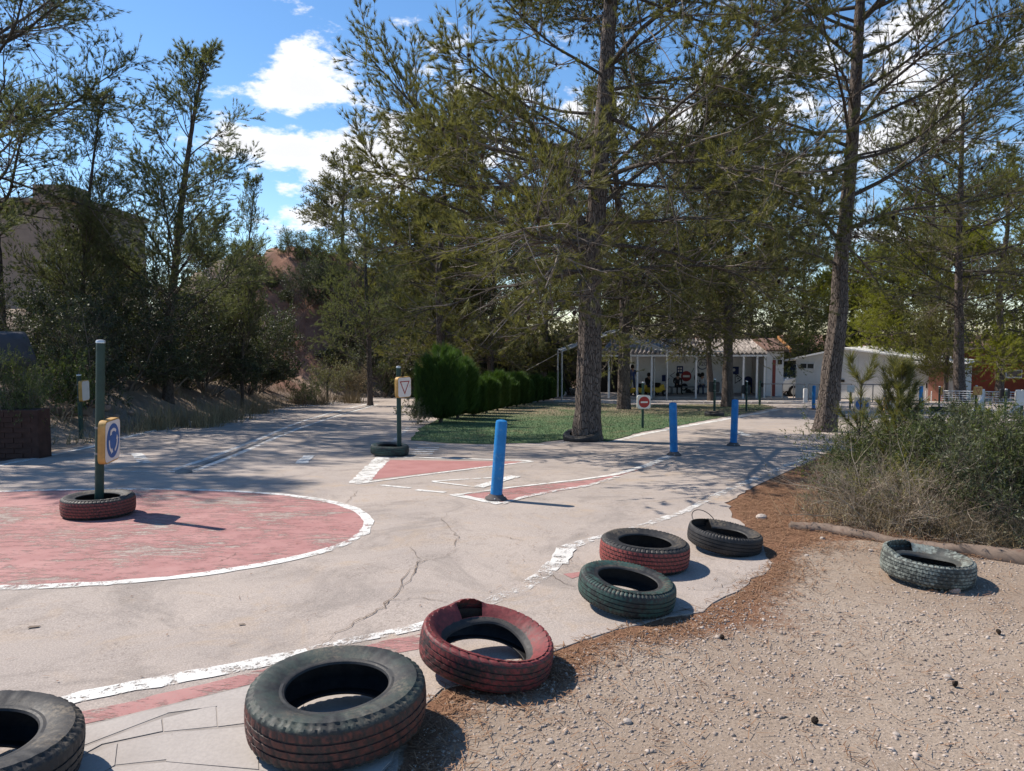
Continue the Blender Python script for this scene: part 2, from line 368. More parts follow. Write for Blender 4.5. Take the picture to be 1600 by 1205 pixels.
class MB:
    def __init__(s): s.v = []; s.f = []; s.mi = []; s.cur = 0
    def add(s, v, f):
        b = len(s.v); s.v += [tuple(p) for p in v]; s.f += [tuple(i + b for i in q) for q in f]; s.mi += [s.cur] * len(f); return s
    def box(s, c, size, rz=0):
        hx, hy, hz = (k / 2 for k in size); cs, sn = math.cos(rz), math.sin(rz)
        v = [(c[0] + x * cs - y * sn, c[1] + x * sn + y * cs, c[2] + z) for z in (-hz, hz) for y in (-hy, hy) for x in (-hx, hx)]
        return s.add(v, [(0, 2, 3, 1), (4, 5, 7, 6), (0, 1, 5, 4), (2, 6, 7, 3), (0, 4, 6, 2), (1, 3, 7, 5)])
    def tube(s, pts, r, n=10, caps=True):
        pts = [Vector(p) for p in pts]; rs = r if isinstance(r, (list, tuple)) else [r] * len(pts)
        v = []; f = []; ref = None
        for i, p in enumerate(pts):
            t = (pts[min(i + 1, len(pts) - 1)] - pts[max(i - 1, 0)]).normalized()
            if ref is None: ref = Vector((0, 0, 1)) if abs(t.z) < .9 else Vector((1, 0, 0))
            u = t.cross(ref).normalized(); w = t.cross(u); ref = w.cross(t) if False else ref
            for k in range(n):
                a = 2 * math.pi * k / n; v.append(p + (u * math.cos(a) + w * math.sin(a)) * rs[i])
        for i in range(len(pts) - 1):
            for k in range(n): f.append((i * n + k, (i + 1) * n + k, (i + 1) * n + (k + 1) % n, i * n + (k + 1) % n))
        if caps: f.append(tuple(range(n))); f.append(tuple(reversed(range((len(pts) - 1) * n, len(pts) * n))))
        return s.add(v, f)
    def lathe(s, prof, n=24, c=(0, 0, 0)):
        v = [(c[0] + r * math.cos(2 * math.pi * k / n), c[1] + r * math.sin(2 * math.pi * k / n), c[2] + z) for r, z in prof for k in range(n)]
        f = [(i * n + k, i * n + (k + 1) % n, (i + 1) * n + (k + 1) % n, (i + 1) * n + k) for i in range(len(prof) - 1) for k in range(n)]
        f.append(tuple(reversed(range(n)))); f.append(tuple(range((len(prof) - 1) * n, len(prof) * n)))
        return s.add(v, f)
    def prism(s, poly, y0, y1, plane='xz'):
        n = len(poly)
        mk = (lambda p, t: (p[0], t, p[1])) if plane == 'xz' else ((lambda p, t: (t, p[0], p[1])) if plane == 'yz' else (lambda p, t: (p[0], p[1], t)))
        v = [mk(p, y0) for p in poly] + [mk(p, y1) for p in poly]
        f = [tuple(range(n)), tuple(reversed(range(n, 2 * n)))] + [(i, i + n, (i + 1) % n + n, (i + 1) % n) for i in range(n)]
        return s.add(v, f)
    def mesh(s, name, mats, smooth=None, bevel=0, fixn=True):
        me = bpy.data.meshes.new(name); me.from_pydata(s.v, [], s.f)
        for m_ in (mats if isinstance(mats, (list, tuple)) else [mats]): me.materials.append(m_)
        me.polygons.foreach_set('material_index', s.mi)
        bm = bmesh.new(); bm.from_mesh(me)
        if fixn: bmesh.ops.recalc_face_normals(bm, faces=bm.faces)
        if bevel:
            es = [e for e in bm.edges if len(e.link_faces) == 2 and e.calc_face_angle(0) > .5]
            bmesh.ops.bevel(bm, geom=es, offset=bevel, segments=2, affect='EDGES', profile=.7)
        bm.to_mesh(me); bm.free(); me.update()
        if smooth:
            me.polygons.foreach_set('use_smooth', [True] * len(me.polygons)); me.set_sharp_from_angle(angle=R_(smooth))
        return me
    def obj(s, name, mats, parent=None, smooth=None, bevel=0, loc=None, rot=None, fixn=True):
        return obj(name, s.mesh(name, mats, smooth, bevel, fixn), parent, loc, rot)
def norm(a): return a / np.maximum(np.linalg.norm(a, axis=-1, keepdims=True), 1e-9)
def tubes(P, Rr, S):
    T, K, _ = P.shape
    t = np.empty_like(P); t[:, 1:-1] = P[:, 2:] - P[:, :-2]; t[:, 0] = P[:, 1] - P[:, 0]; t[:, -1] = P[:, -1] - P[:, -2]; t = norm(t)
    ref = np.where(np.abs(t[:, :1, 2:3]) < .85, np.array([0, 0, 1.]), np.array([1., 0, 0])) * np.ones((T, K, 3))
    u = norm(np.cross(t, ref)); w = np.cross(t, u)
    a = 2 * np.pi * np.arange(S) / S
    V = P[:, :, None] + (u[:, :, None] * np.cos(a)[None, None, :, None] + w[:, :, None] * np.sin(a)[None, None, :, None]) * Rr[:, :, None, None]
    i = np.arange(T * K * S).reshape(T, K, S); j = np.roll(i, -1, 2)
    F = np.stack([i[:, :-1], i[:, 1:], j[:, 1:], j[:, :-1]], -1).reshape(-1, 4)
    return V.reshape(-1, 3), F
from mathutils.geometry import delaunay_2d_cdt
# ------------------------------------------------------------------ road outline (photo pixels turned into ground points)
rngG = np.random.default_rng(5)
def gpl(pts): return [gp(*p)[:2] for p in pts]
LEFT_PX = [(0, 724), (138, 697), (195, 682), (287, 659.5), (374, 647), (425, 640), (460, 635), (540, 626)]
RIGHT_PX = [(612, 1205), (640, 1132), (690, 1085), (800, 1062), (868, 1022), (960, 990), (1040, 972), (1095, 960), (1150, 928), (1203, 893), (1190, 850), (1148, 812), (1135, 790),
            (1180, 762), (1232, 738), (1283, 716), (1300, 706)]
def jag(pts, step, amp, rng):
    out = []
    for a, b in zip(pts[:-1], pts[1:]):
        a = np.array(a); b = np.array(b); n = max(1, int(np.linalg.norm(b - a) / step))
        for k in range(n):
            q = a + (b - a) * k / n; out.append(q + rng.normal(0, amp, 2) * (0 if k == 0 and amp > .1 else 1))
    out.append(np.array(pts[-1])); return [tuple(p) for p in out]
lw = gpl(LEFT_PX); rw = gpl(RIGHT_PX)
right_edge = jag([(-.05, -4), (-.2, 1.2)] + [tuple(p) for p in rw[:14]], .12, .013, rngG) + [tuple(p) for p in rw[14:]]
road_poly = [(-16, -4)] + right_edge + [(18, 15.0), (40, 15.0), (40, 40.5), (-8.2, 40.5)] + [tuple(p) for p in reversed(lw)] + [(-16, 7.8)]
RP = np.array(road_poly)
def inside(poly, X, Y):
    c = np.zeros(X.shape, bool); n = len(poly)
    for i in range(n):
        x1, y1 = poly[i]; x2, y2 = poly[(i + 1) % n]
        if y1 == y2: continue
        c ^= ((y1 > Y) != (y2 > Y)) & (X < (x2 - x1) * (Y - y1) / (y2 - y1) + x1)
    return c
def edist(poly, X, Y, closed=True):
    d = np.full(X.shape, 1e9); n = len(poly)
    for i in range(n if closed else n - 1):
        a = np.array(poly[i]); b = np.array(poly[(i + 1) % n]); ab = b - a; l2 = ab @ ab + 1e-12
        t = np.clip(((X - a[0]) * ab[0] + (Y - a[1]) * ab[1]) / l2, 0, 1)
        d = np.minimum(d, np.hypot(X - a[0] - t * ab[0], Y - a[1] - t * ab[1]))
    return d
def nz2(x, y, s=1., seed=0):
    r = np.random.default_rng(seed); z = 0
    for k in range(7):
        a = r.uniform(0, 6.28); f = s * r.uniform(.6, 1.8) * (1.5 ** (k % 4)); z = z + np.sin((x * math.cos(a) + y * math.sin(a)) * f + r.uniform(0, 6.28)) / (1.3 ** (k % 4))
    return z / 4.5
# ------------------------------------------------------------------ ground sheet
def axis(segs):
    out = []
    for a, b, st in segs: out += list(np.arange(a, b, st))
    return np.array(out + [segs[-1][1]])
def build_ground():
    xs = axis([(-400, -60, 40), (-60, -20, 2.5), (-20, -8, .55), (-8, -1, .35), (-1, 4.4, .045), (4.4, 10, .3), (10, 60, 2.5), (60, 400, 40)])
    ys = axis([(-60, 0, 5), (0, 2, .25), (2, 7.4, .045), (7.4, 12, .25), (12, 34, .5), (34, 64, .8), (64, 100, 6), (100, 700, 60)])
    X, Y = np.meshgrid(xs, ys); Z = G(X, Y)
    sub = (X > -1.2) & (X < 9) & (Y > 1) & (Y < 14)
    ins = np.zeros(X.shape, bool); dd = np.full(X.shape, 9.)
    ins[sub] = inside(road_poly, X[sub], Y[sub]); dd[sub] = edist(right_edge, X[sub], Y[sub], False)
    out = sub & ~ins
    Z = Z + np.where(out, np.minimum(dd * .2, 1) * (.018 * nz2(X, Y, 2.2, 1) + .008 * nz2(X, Y, 9, 2) + .004 * nz2(X, Y, 22, 3)) + .017 * np.exp(-dd / .3), np.where(dd < .12, .012, -.012))
    lit = np.where(out, .95 * np.exp(-(dd / .34) ** 1.2) + .55 * sst(Y, 5.0, 6.2) * (1 - sst(X, 2.6, 3.3)) + .38 * nz2(X, Y, 2.5, 7) - .10, 0)
    far = (X > 1.5) & (Y > 5.6) & (Y < 15); lit = np.where(far, np.maximum(lit, .55 + .25 * nz2(X, Y, 1.2, 9)), lit)
    bk = bank(X, Y); lit = np.where(bk > .15, np.maximum(lit, .25 + .35 * nz2(X, Y, .9, 4)), lit)
    red = .75 * sst(Y, 38, 42) * sst(bk, .3, 1.5) * sst(X, -17, -14)
    red = np.maximum(red, .8 * np.exp(-((X + 11) ** 2 + (Y - 36) ** 2) / 9)) * sst(bk, .1, .5)
    n, m_ = X.shape; i = np.arange(n * m_).reshape(n, m_)
    F = np.stack([i[:-1, :-1], i[:-1, 1:], i[1:, 1:], i[1:, :-1]], -1).reshape(-1, 4)
    me = np_mesh('ground', np.stack([X, Y, Z], -1), [F], [M['ground']], smooth=True, vattr={'litter': lit.ravel(), 'red': np.clip(red, 0, 1).ravel()})
    tag(obj('ground', me), 'beige gravelly earth with reddish pine litter', None, None, 'structure')
build_ground()
YCUT = list(np.arange(0, 13, .4)) + list(np.arange(13, 44, 1.))
def sheet(name, poly, off, mat, parent=None, skirt=0, xcut=()):
    vo, _, fo, *_r = delaunay_2d_cdt([Vector((float(p[0]), float(p[1]))) for p in poly], [], [list(range(len(poly)))], 1, 1e-6)
    bm = bmesh.new(); vs_ = [bm.verts.new((p[0], p[1], 0)) for p in vo]
    for f_ in fo: bm.faces.new([vs_[k] for k in f_])
    y0 = min(p[1] for p in poly); y1 = max(p[1] for p in poly)
    for y in YCUT:
        if y0 < y < y1: bmesh.ops.bisect_plane(bm, geom=bm.verts[:] + bm.edges[:] + bm.faces[:], plane_co=(0, y, 0), plane_no=(0, 1, 0), dist=1e-6)
    for x in xcut: bmesh.ops.bisect_plane(bm, geom=bm.verts[:] + bm.edges[:] + bm.faces[:], plane_co=(x, 0, 0), plane_no=(1, 0, 0), dist=1e-6)
    bmesh.ops.recalc_face_normals(bm, faces=bm.faces)
    if bm.faces and sum(f.normal.z for f in bm.faces) < 0: bmesh.ops.reverse_faces(bm, faces=bm.faces)
    for v in bm.verts: v.co.z = float(base(v.co.y)) + off
    if skirt:
        be = [e for e in bm.edges if len(e.link_faces) == 1]; r = bmesh.ops.extrude_edge_only(bm, edges=be)
        for v in [g for g in r['geom'] if isinstance(g, bmesh.types.BMVert)]: v.co.z -= skirt
        bmesh.ops.recalc_face_normals(bm, faces=bm.faces)
    me = bpy.data.meshes.new(name); bm.to_mesh(me); bm.free(); me.materials.append(mat)
    return obj(name, me, parent)
road = tag(sheet('road', road_poly, ROAD, M['concrete'], skirt=.07), 'pale worn concrete of the little road circuit', None, None, 'structure')
def ribbon(name, pts, width, off, mat, parent=road, jit=.05, step=.08, seed=0, px=True, closed=False):
    """paint line along ground points; width in metres (number or one per point)"""
    P = [np.array(gp(*p)[:2]) if px else np.array(p, float) for p in pts]
    W = [width] * len(P) if isinstance(width, (int, float)) else list(width)
    if closed: P.append(P[0]); W.append(W[0])
    r = np.random.default_rng(seed + 11); Q = []; WW = []
    for a, b, wa, wb in zip(P[:-1], P[1:], W[:-1], W[1:]):
        n = max(1, int(np.linalg.norm(b - a) / max(step, .012 * a[1])))
        for k in range(n): Q.append(a + (b - a) * k / n); WW.append(wa + (wb - wa) * k / n)
    Q.append(P[-1]); WW.append(W[-1]); Q = np.array(Q); WW = np.array(WW)
    T = np.gradient(Q, axis=0); T /= np.linalg.norm(T, axis=1, keepdims=True) + 1e-9; Nn = np.stack([-T[:, 1], T[:, 0]], 1)
    Lp = Q + Nn * (WW * (.5 + r.normal(0, jit, len(Q))))[:, None]; Rp = Q - Nn * (WW * (.5 + r.normal(0, jit, len(Q))))[:, None]
    V = np.concatenate([Lp, Rp]); V = np.column_stack([V, base(V[:, 1]) + off]); n = len(Q); i = np.arange(n - 1)
    F = np.stack([i, i + n, i + n + 1, i + 1], 1)
    return obj(name, np_mesh(name, V, [F], [mat]), parent)
L1, L2 = ROAD + .002, ROAD + .004
# the painted island
ISL = [(0, 925), (120, 920), (250, 911), (360, 897), (450, 880), (520, 862), (560, 845), (578, 826), (570, 808), (545, 795), (500, 784), (440, 776), (370, 771), (280, 768), (180, 767.5), (100, 769), (0, 771)]
isl = [np.array(gp(*p)[:2]) for p in ISL]
cyI = 6.0; cxI = -3.9
isl_l = [np.array((2 * cxI - p[0] - .15, p[1] * .5 + (isl[0][1] + isl[-1][1]) * .25)) for p in isl[3:14]]
isl_l = [np.array((-5.2, 4.55)), np.array((-5.75, 4.9)), np.array((-6.15, 5.4)), np.array((-6.3, 5.95)), np.array((-6.2, 6.5)), np.array((-5.9, 7.0)), np.array((-5.5, 7.35))]
ISLW = [tuple(p) for p in isl] + [tuple(p) for p in reversed(isl_l)]
def smooth_closed(pts, it=2):
    P = np.array(pts)
    for _ in range(it):
        Q = .75 * P + .25 * np.roll(P, -1, 0); S_ = .25 * P + .75 * np.roll(P, -1, 0); P = np.stack([Q, S_], 1).reshape(-1, 2)
    return [tuple(p) for p in P]
ISLW = smooth_closed(ISLW)
sheet('red_island_paint', ISLW, L1, M['red_paint'], road)
ribbon('island_ring_line', ISLW, .085, L2, M['white_paint'], px=False, closed=True, seed=1, jit=.08, step=.03)
# right edge line and red band beside it
ribbon('edge_line', [(40, 1118), (130, 1096), (250, 1073), (370, 1050), (482, 1026)], .105, L2, M['white_paint'], seed=2)
ribbon('edge_line', [(486, 1022), (545, 1008), (640, 990), (700, 972), (768, 945), (815, 925), (848, 903), (868, 884)], [.07, .08, .085, .09, .1, .105, .11, .11], L2, M['faded_white'], seed=3, jit=.04)
ribbon('edge_line', [(872, 886), (884, 862)], .13, L2 + .0012, M['white_paint'], seed=4, jit=.05)
ribbon('edge_line', [(884, 860), (935, 845), (1000, 827), (1070, 803), (1135, 770), (1195, 745), (1272, 712)], [.11, .075, .08, .08, .09, .1, .12], L2, M['faded_white'], seed=5, jit=.08)
ribbon('red_band', [(40, 1155), (120, 1132), (250, 1103), (370, 1074), (430, 1057), (520, 1037), (640, 1012), (700, 1000)], [.12, .13, .135, .135, .14, .15, .17, .17], L1, M['red_paint'], seed=6, jit=.06)
ribbon('red_patch', [(885, 905), (915, 900)], .10, L1, M['red_paint'], seed=7, jit=.2)
# red triangle between the two lanes
tri = [gp(568, 754)[:2], gp(603, 721)[:2], gp(822, 724)[:2]]
sheet('red_triangle_paint', [tuple(p) for p in tri], L1, M['red_solid'], road)
ribbon('triangle_line', [(561, 758), (600, 716)], .22, L2, M['white_paint'], seed=8)
ribbon('triangle_line', [(556, 759.5), (640, 748), (740, 735), (832, 723.5)], [.06, .07, .08, .1], L2 + .0012, M['white_paint'], seed=9)
ribbon('triangle_line', [(602, 717), (700, 719), (830, 723)], .09, L2 + .0024, M['white_paint'], seed=10)
# bollard island
sheet('red_wedge_paint', [tuple(gp(*p)[:2]) for p in ((722, 777), (783, 789), (840, 776), (900, 766), (1040, 725), (930, 752), (800, 766))], L1, M['red_paint'], road)
ribbon('wedge_line', [(708, 776), (782, 791)], .11, L2, M['white_paint'], seed=12)
ribbon('wedge_line', [(712, 777), (800, 765), (905, 753), (960, 745), (1010, 731), (1052, 713)], [.05, .06, .07, .09, .13, .14], L2 + .0012, M['white_paint'], seed=13)
ribbon('wedge_line', [(784, 791), (817, 781), (870, 770), (920, 762), (965, 748)], .07, L2 + .0024, M['faded_white'], seed=14)
# give way triangle and stop dashes in front of the lawn
for k, (a, b) in enumerate((((675, 755), (800, 748)), ((676, 756), (748, 765)), ((746, 765), (806, 747)))):
    ribbon('give_way_line', [a, b], (.07, .06, .14)[k], L2 + .0012 * k, M['white_paint'], seed=15 + k)
ribbon('stop_dash', [(592, 761), (641, 766)], .07, L2, M['white_paint'], seed=18); ribbon('stop_dash', [(650, 769), (696, 773)], .07, L2, M['white_paint'], seed=19)
for k, r in enumerate(((702, 652, 686), (705, 648, 684), (708, 645, 678), (711.5, 641, 676))):
    ribbon('crossing_stripe', [(r[1], r[0]), (r[2], r[0])], .14, L2, M['white_paint'], seed=20 + k)
# left lane
ribbon('edge_line', [(-60, 744), (0, 730), (138, 702)], .11, L2, M['white_paint'], seed=30)
ribbon('edge_line', [(138, 702), (195, 686), (287, 663), (374, 650), (425, 642.5), (470, 637), (540, 628)], .13, L2, M['white_paint'], seed=31)
ribbon('give_way_line', [(104, 724), (216, 710.5)], .08, L2, M['faded_white'], seed=32); ribbon('give_way_line', [(104, 725), (230, 727)], .07, L2 + .0012, M['faded_white'], seed=33)
ribbon('give_way_line', [(213, 711), (227, 727)], .16, L2 + .0024, M['white_paint'], seed=34)
for k, (a, b, r) in enumerate(((-20, 27, 744), (59, 126, 742.5), (164, 240, 740))): ribbon('stop_dash', [(a, r), (b, r - .5)], .06, L2, M['faded_white'], seed=35 + k)
ribbon('centre_line', [(266, 739), (330, 717), (400, 690), (460, 664), (520, 645), (575, 632)], .10, L2, M['white_paint'], seed=40)
ribbon('centre_line', [(300, 740), (370, 713), (430, 686), (470, 670), (530, 650), (590, 633)], .10, L2, M['white_paint'], seed=41)
ribbon('centre_line_end', [(262, 740.5), (304, 740.5)], .09, L2 + .0012, M['white_paint'], seed=42)
ribbon('lane_dash', [(470, 727), (484, 714)], .16, L2, M['white_paint'], seed=43)
ribbon('lane_dash', [(415, 655), (455, 652)], .12, L2, M['faded_white'], seed=44)
# path towards the huts
ribbon('edge_line', [(960, 692), (1005, 680), (1070, 668), (1130, 657), (1180, 648), (1215, 641)], [.10, .14, .18, .2, .22, .24], L2, M['white_paint'], seed=45, jit=.08)
ribbon('direction_arrow', [(1132, 679.5), (1186, 680.5)], .12, L2, M['white_paint'], seed=46); ribbon('direction_arrow', [(1150, 676), (1166, 683)], .22, L2 + .0012, M['white_paint'], seed=47)
ribbon('edge_line', [(640, 693), (700, 698), (765, 699), (840, 698), (905, 691), (955, 693)], .07, L2, M['faded_white'], seed=48)
ribbon('edge_line', [(590, 715), (612, 695), (625, 682), (640, 668)], .10, L2, M['faded_white'], seed=49)
# cracks
CR = [[(480, 1027), (520, 1000), (560, 975), (600, 955), (625, 925), (640, 893), (665, 882), (700, 874), (715, 862)], [(540, 988), (585, 962), (610, 945), (650, 940), (700, 948)],
      [(625, 930), (645, 905), (655, 880), (640, 860)], [(700, 874), (716, 850), (712, 838), (690, 818), (698, 806)], [(900, 925), (860, 906), (840, 902)],
      [(1010, 952), (1030, 968), (1060, 962), (1090, 955)], [(1090, 930), (1130, 920), (1160, 905), (1190, 890)], [(940, 1000), (975, 985), (1000, 978)], [(560, 770), (548, 780), (540, 790)],
      [(822, 735), (840, 728), (900, 722)], [(780, 842), (800, 846), (820, 850)], [(330, 885), (350, 880), (375, 868)]]
for k, c in enumerate(CR):
    r = np.random.default_rng(70 + k); P = [np.array(gp(*p)[:2]) for p in c]; Q = []
    for a, b in zip(P[:-1], P[1:]):
        for j in range(5): Q.append(a + (b - a) * j / 5 + r.normal(0, .012, 2))
    Q.append(P[-1]); ribbon('crack', Q, list(.0015 + .006 * r.random(len(Q)) * np.sin(np.linspace(.1, 3.0, len(Q)))), L2 + .0016, M['crack'], px=False, jit=.2, step=.02, seed=k)
for k, (x, y, w) in enumerate(((53, 987, .05), (378, 983, .03), (222, 1066, .012), (150, 925, .012), (500, 1066, .01), (272, 873, .012), (850, 784, .012))):
    p = gp(x, y); ribbon('pit', [(p.x - w / 2, p.y), (p.x + w / 2, p.y + .006)], [w * .5, w * .35], L2 + .0016, M['crack'], px=False, jit=.25, step=.012, seed=k)
# ------------------------------------------------------------------ paving slabs beside the red band
pav = tag(sheet('pavement', [tuple(gp(*p)[:2]) for p in ((-40, 1210), (60, 1163), (400, 1078), (500, 1052), (600, 1040), (655, 1100), (640, 1150), (612, 1205), (560, 1260), (100, 1330))], ROAD + .0095, M['joint']), 'grey flagstone pavement strip', None, None, 'structure')
SL = [[(-40, 1212), (62, 1166), (258, 1117), (262, 1126), (118, 1182), (-20, 1240)], [(262, 1116), (402, 1080), (500, 1056), (505, 1076), (398, 1107), (266, 1125)],
      [(118, 1187), (250, 1137), (252, 1156), (160, 1176), (90, 1215)], [(256, 1135), (336, 1114), (338, 1147), (258, 1155)], [(341, 1113), (398, 1109), (470, 1090), (474, 1130), (343, 1147)],
      [(80, 1222), (182, 1176), (178, 1210), (60, 1280)], [(187, 1174), (268, 1159), (264, 1199), (182, 1208)], [(272, 1158), (400, 1148), (402, 1215), (262, 1203)],
      [(405, 1146), (476, 1134), (600, 1120), (634, 1140), (608, 1202), (560, 1255), (410, 1216)], [(510, 1055), (595, 1044), (648, 1100), (636, 1132), (600, 1116), (480, 1129), (476, 1090), (510, 1078)],
      [(60, 1286), (180, 1214), (262, 1206), (405, 1219), (555, 1258), (300, 1330)]]
for k, s_ in enumerate(SL):
    q_ = np.array([tuple(gp(*p)[:2]) for p in s_]); q_ = q_.mean(0) + (q_ - q_.mean(0)) * 1.03
    sheet('paving_slab', [tuple(p) for p in q_], ROAD + .0115 + .0008 * (k % 3), M['slab'], pav, skirt=.002)
# ------------------------------------------------------------------ lawn, footpath
LAWN = [(640, 690), (655, 672), (690, 655), (740, 640), (800, 631), (880, 628), (990, 634), (1090, 633), (1190, 633), (1212, 637.5), (1178, 645), (1128, 653.5), (1068, 665), (1003, 677), (950, 692), (905, 686), (840, 694), (765, 696), (700, 694.5)]
lawn_poly = jag([tuple(p) for p in gpl(LAWN)] + [tuple(gpl(LAWN[:1])[0])], .25, .02, rngG)[:-1]
lawn = tag(sheet('lawn', lawn_poly, ROAD + .012, M['lawn'], skirt=.01), 'patchy green lawn with bare spots', None, None, 'structure')
def scatter_in(poly, n, rng):
    P = np.array(poly); lo = P.min(0); hi = P.max(0); out = np.zeros((0, 2))
    while len(out) < n:
        q = rng.uniform(lo, hi, (n * 2, 2)); q = q[inside(poly, q[:, 0], q[:, 1])]; out = np.concatenate([out, q])
    return out[:n]
def blades(name, P3, length, width, lean, mat, rng, label, cat=None, per=1, parent=None):
    n = len(P3); a = rng.uniform(0, 6.283, n); side = np.stack([np.cos(a), np.sin(a), 0 * a], 1) * (width * rng.uniform(.6, 1.3, n))[:, None] / 2
    b = rng.uniform(0, 6.283, n); tip = np.stack([np.cos(b), np.sin(b), 0 * a], 1) * (np.abs(rng.normal(0, lean, n)) * length)[:, None]; tip[:, 2] = length * rng.uniform(.5, 1.2, n)
    V = np.stack([P3 - side, P3 + side, P3 + tip], 1).reshape(-1, 3)
    me = np_mesh(name, V, [np.arange(3 * n).reshape(-1, 3)], [mat], fattr={'var': rng.random(n)})
    return tag(obj(name, me, parent), label, cat, None, 'stuff')
q = scatter_in(lawn_poly, 70000, rngG); q = q[(rngG.random(len(q)) < np.clip(1.6 - q[:, 1] / 22, .15, 1)) & (nz2(q[:, 0], q[:, 1], .8, 3) < .55 + .2 * rngG.random(len(q)))]
blades('grass', np.column_stack([q, base(q[:, 1]) + ROAD + .012]), .035, .010, .6, M['blade'], rngG, 'short green grass of the lawn')
tag(sheet('footpath', [tuple(gp(*p)[:2]) for p in ((700, 629.5), (800, 628), (880, 626.2), (1000, 632), (1100, 631.5), (1215, 631), (1285, 640), (1340, 640), (1340, 626), (880, 621), (700, 626))], ROAD + .006, M['paving']), 'pale footpath behind the lawn', None, None, 'structure')
# ------------------------------------------------------------------ gravel, litter
def pebbles():
    r = np.random.default_rng(3)
    gpoly = [tuple(gp(*p)[:2]) for p in ((640, 1240), (650, 1150), (700, 1095), (868, 1030), (1090, 966), (1205, 900), (1230, 850), (1640, 880), (1700, 1240))]
    n = 21000; q = scatter_in(gpoly, n * 2, r); dens = .36 + 1.05 * (nz2(q[:, 0], q[:, 1], 2.0, 12)) + .2 * (q[:, 1] < 3.4)
    q = q[r.random(len(q)) < np.maximum(dens, .06)][:n]; q = q[~inside(road_poly, q[:, 0], q[:, 1])]; n = len(q)
    s = np.clip(r.lognormal(-5.65, .55, n), .0016, .0145)
    octv = np.array([(1, 0, 0), (0, 1, 0), (-1, 0, 0), (0, -1, 0), (0, 0, 1), (0, 0, -1)], float)
    octf = np.array([(0, 1, 4), (1, 2, 4), (2, 3, 4), (3, 0, 4), (1, 0, 5), (2, 1, 5), (3, 2, 5), (0, 3, 5)])
    a = r.uniform(0, 6.28, n); ca, sa = np.cos(a), np.sin(a)
    V = octv[None] * (1 + r.normal(0, .22, (n, 6, 1))) + r.normal(0, .12, (n, 6, 3)); V = V * np.stack([r.uniform(.8, 1.5, n), r.uniform(.7, 1.1, n), r.uniform(.45, .85, n)], 1)[:, None] * s[:, None, None]
    V = np.stack([V[..., 0] * ca[:, None] - V[..., 1] * sa[:, None], V[..., 0] * sa[:, None] + V[..., 1] * ca[:, None], V[..., 2]], -1)
    gz = base(q[:, 1]) + .018 * nz2(q[:, 0], q[:, 1], 2.2, 1) * np.minimum(1, .2 * edist(right_edge, q[:, 0], q[:, 1], False)) + .017 * np.exp(-edist(right_edge, q[:, 0], q[:, 1], False) / .3)
    V += np.column_stack([q, gz + s * .10])[:, None]
    me = np_mesh('gravel', V, [(octf[None] + 6 * np.arange(n)[:, None, None]).reshape(-1, 3)], [M['pebble']], fattr={'var': np.repeat(np.clip(r.normal(.5, .28, n), 0, 1), 8)})
    tag(obj('gravel', me), 'loose pale gravel scattered over the bare earth', None, None, 'stuff')
    # brown pine needles along the concrete edge and under the trees
    band = [tuple(gp(*p)[:2]) for p in ((640, 1240), (636, 1120), (690, 1078), (868, 1012), (1095, 950), (1200, 885), (1180, 840), (1140, 790), (1285, 712), (1600, 740), (1640, 880), (1300, 860), (1290, 920), (1150, 985), (900, 1075), (760, 1240))]
    q = scatter_in(band, 44000, r); q = np.concatenate([q, scatter_in(gpoly, 26000, r)]); d = edist(right_edge, q[:, 0], q[:, 1], False)
    keep = r.random(len(q)) < np.maximum(np.exp(-(d / .2) ** 1.4) * (.6 + .5 * nz2(q[:, 0], q[:, 1], 3, 7)), .05 + .9 * sst(q[:, 1] + .5 * nz2(q[:, 0], q[:, 1], 3, 5), 5.0, 6.0)); q = q[keep]; ins = inside(road_poly, q[:, 0], q[:, 1]); dd = edist(right_edge, q[:, 0], q[:, 1], False)
    q = q[~ins | (dd < .10 * r.random(len(q)) + .03)]; ins = inside(road_poly, q[:, 0], q[:, 1]); n = len(q)
    a = r.uniform(0, 6.28, n); l = r.uniform(.03, .08, n); w = .0016; z = base(q[:, 1]) + np.where(ins, ROAD + .003, .014 + .008 * r.random(n))
    c = np.column_stack([q, z]); dv = np.stack([np.cos(a) * l / 2, np.sin(a) * l / 2, r.normal(0, .004, n)], 1); sv = np.stack([-np.sin(a), np.cos(a), 0 * a], 1) * w
    V = np.stack([c - dv - sv, c - dv + sv, c + dv + sv, c + dv - sv], 1)
    me = np_mesh('pine_litter', V, [np.arange(4 * n).reshape(-1, 4)], [M['litter']], fattr={'var': r.random(n)})
    tag(obj('pine_litter', me), 'reddish brown pine needles lying along the concrete edge', None, None, 'stuff')
pebbles()
def rock_mesh(name, seed, mat, sub=2, flat=.7):
    bm = bmesh.new(); bmesh.ops.create_icosphere(bm, subdivisions=sub, radius=1); r = random.Random(seed)
    dirs = [Vector((r.gauss(0, 1), r.gauss(0, 1), r.gauss(0, 1))).normalized() for _ in range(9)]; lim = [r.uniform(.62, .95) for _ in dirs]
    for v in bm.verts:
        for d, l in zip(dirs, lim):
            k = v.co.dot(d)
            if k > l: v.co -= d * (k - l) * .9
        v.co.z *= flat; v.co += Vector((r.gauss(0, .02), r.gauss(0, .02), r.gauss(0, .02)))
    me = bpy.data.meshes.new(name); bm.to_mesh(me); bm.free(); me.materials.append(mat); return me
rocks = [rock_mesh('stone', k, M['stone']) for k in range(4)]
STN = [(1491, 925, .035, 1, 'pinkish angular stone in front of the whitish tyre'), (707, 1102, .018, 0, 'small pale stone beside the dark foreground tyre'), (1285, 843, .022, 0, 'pale stone lying just below the left end of the log'),
       (1360, 862, .02, 0, 'pale stone in the pine litter between log and whitish tyre'), (1190, 812, .05, 0, 'grey stone lying in the litter behind the black tyre')]
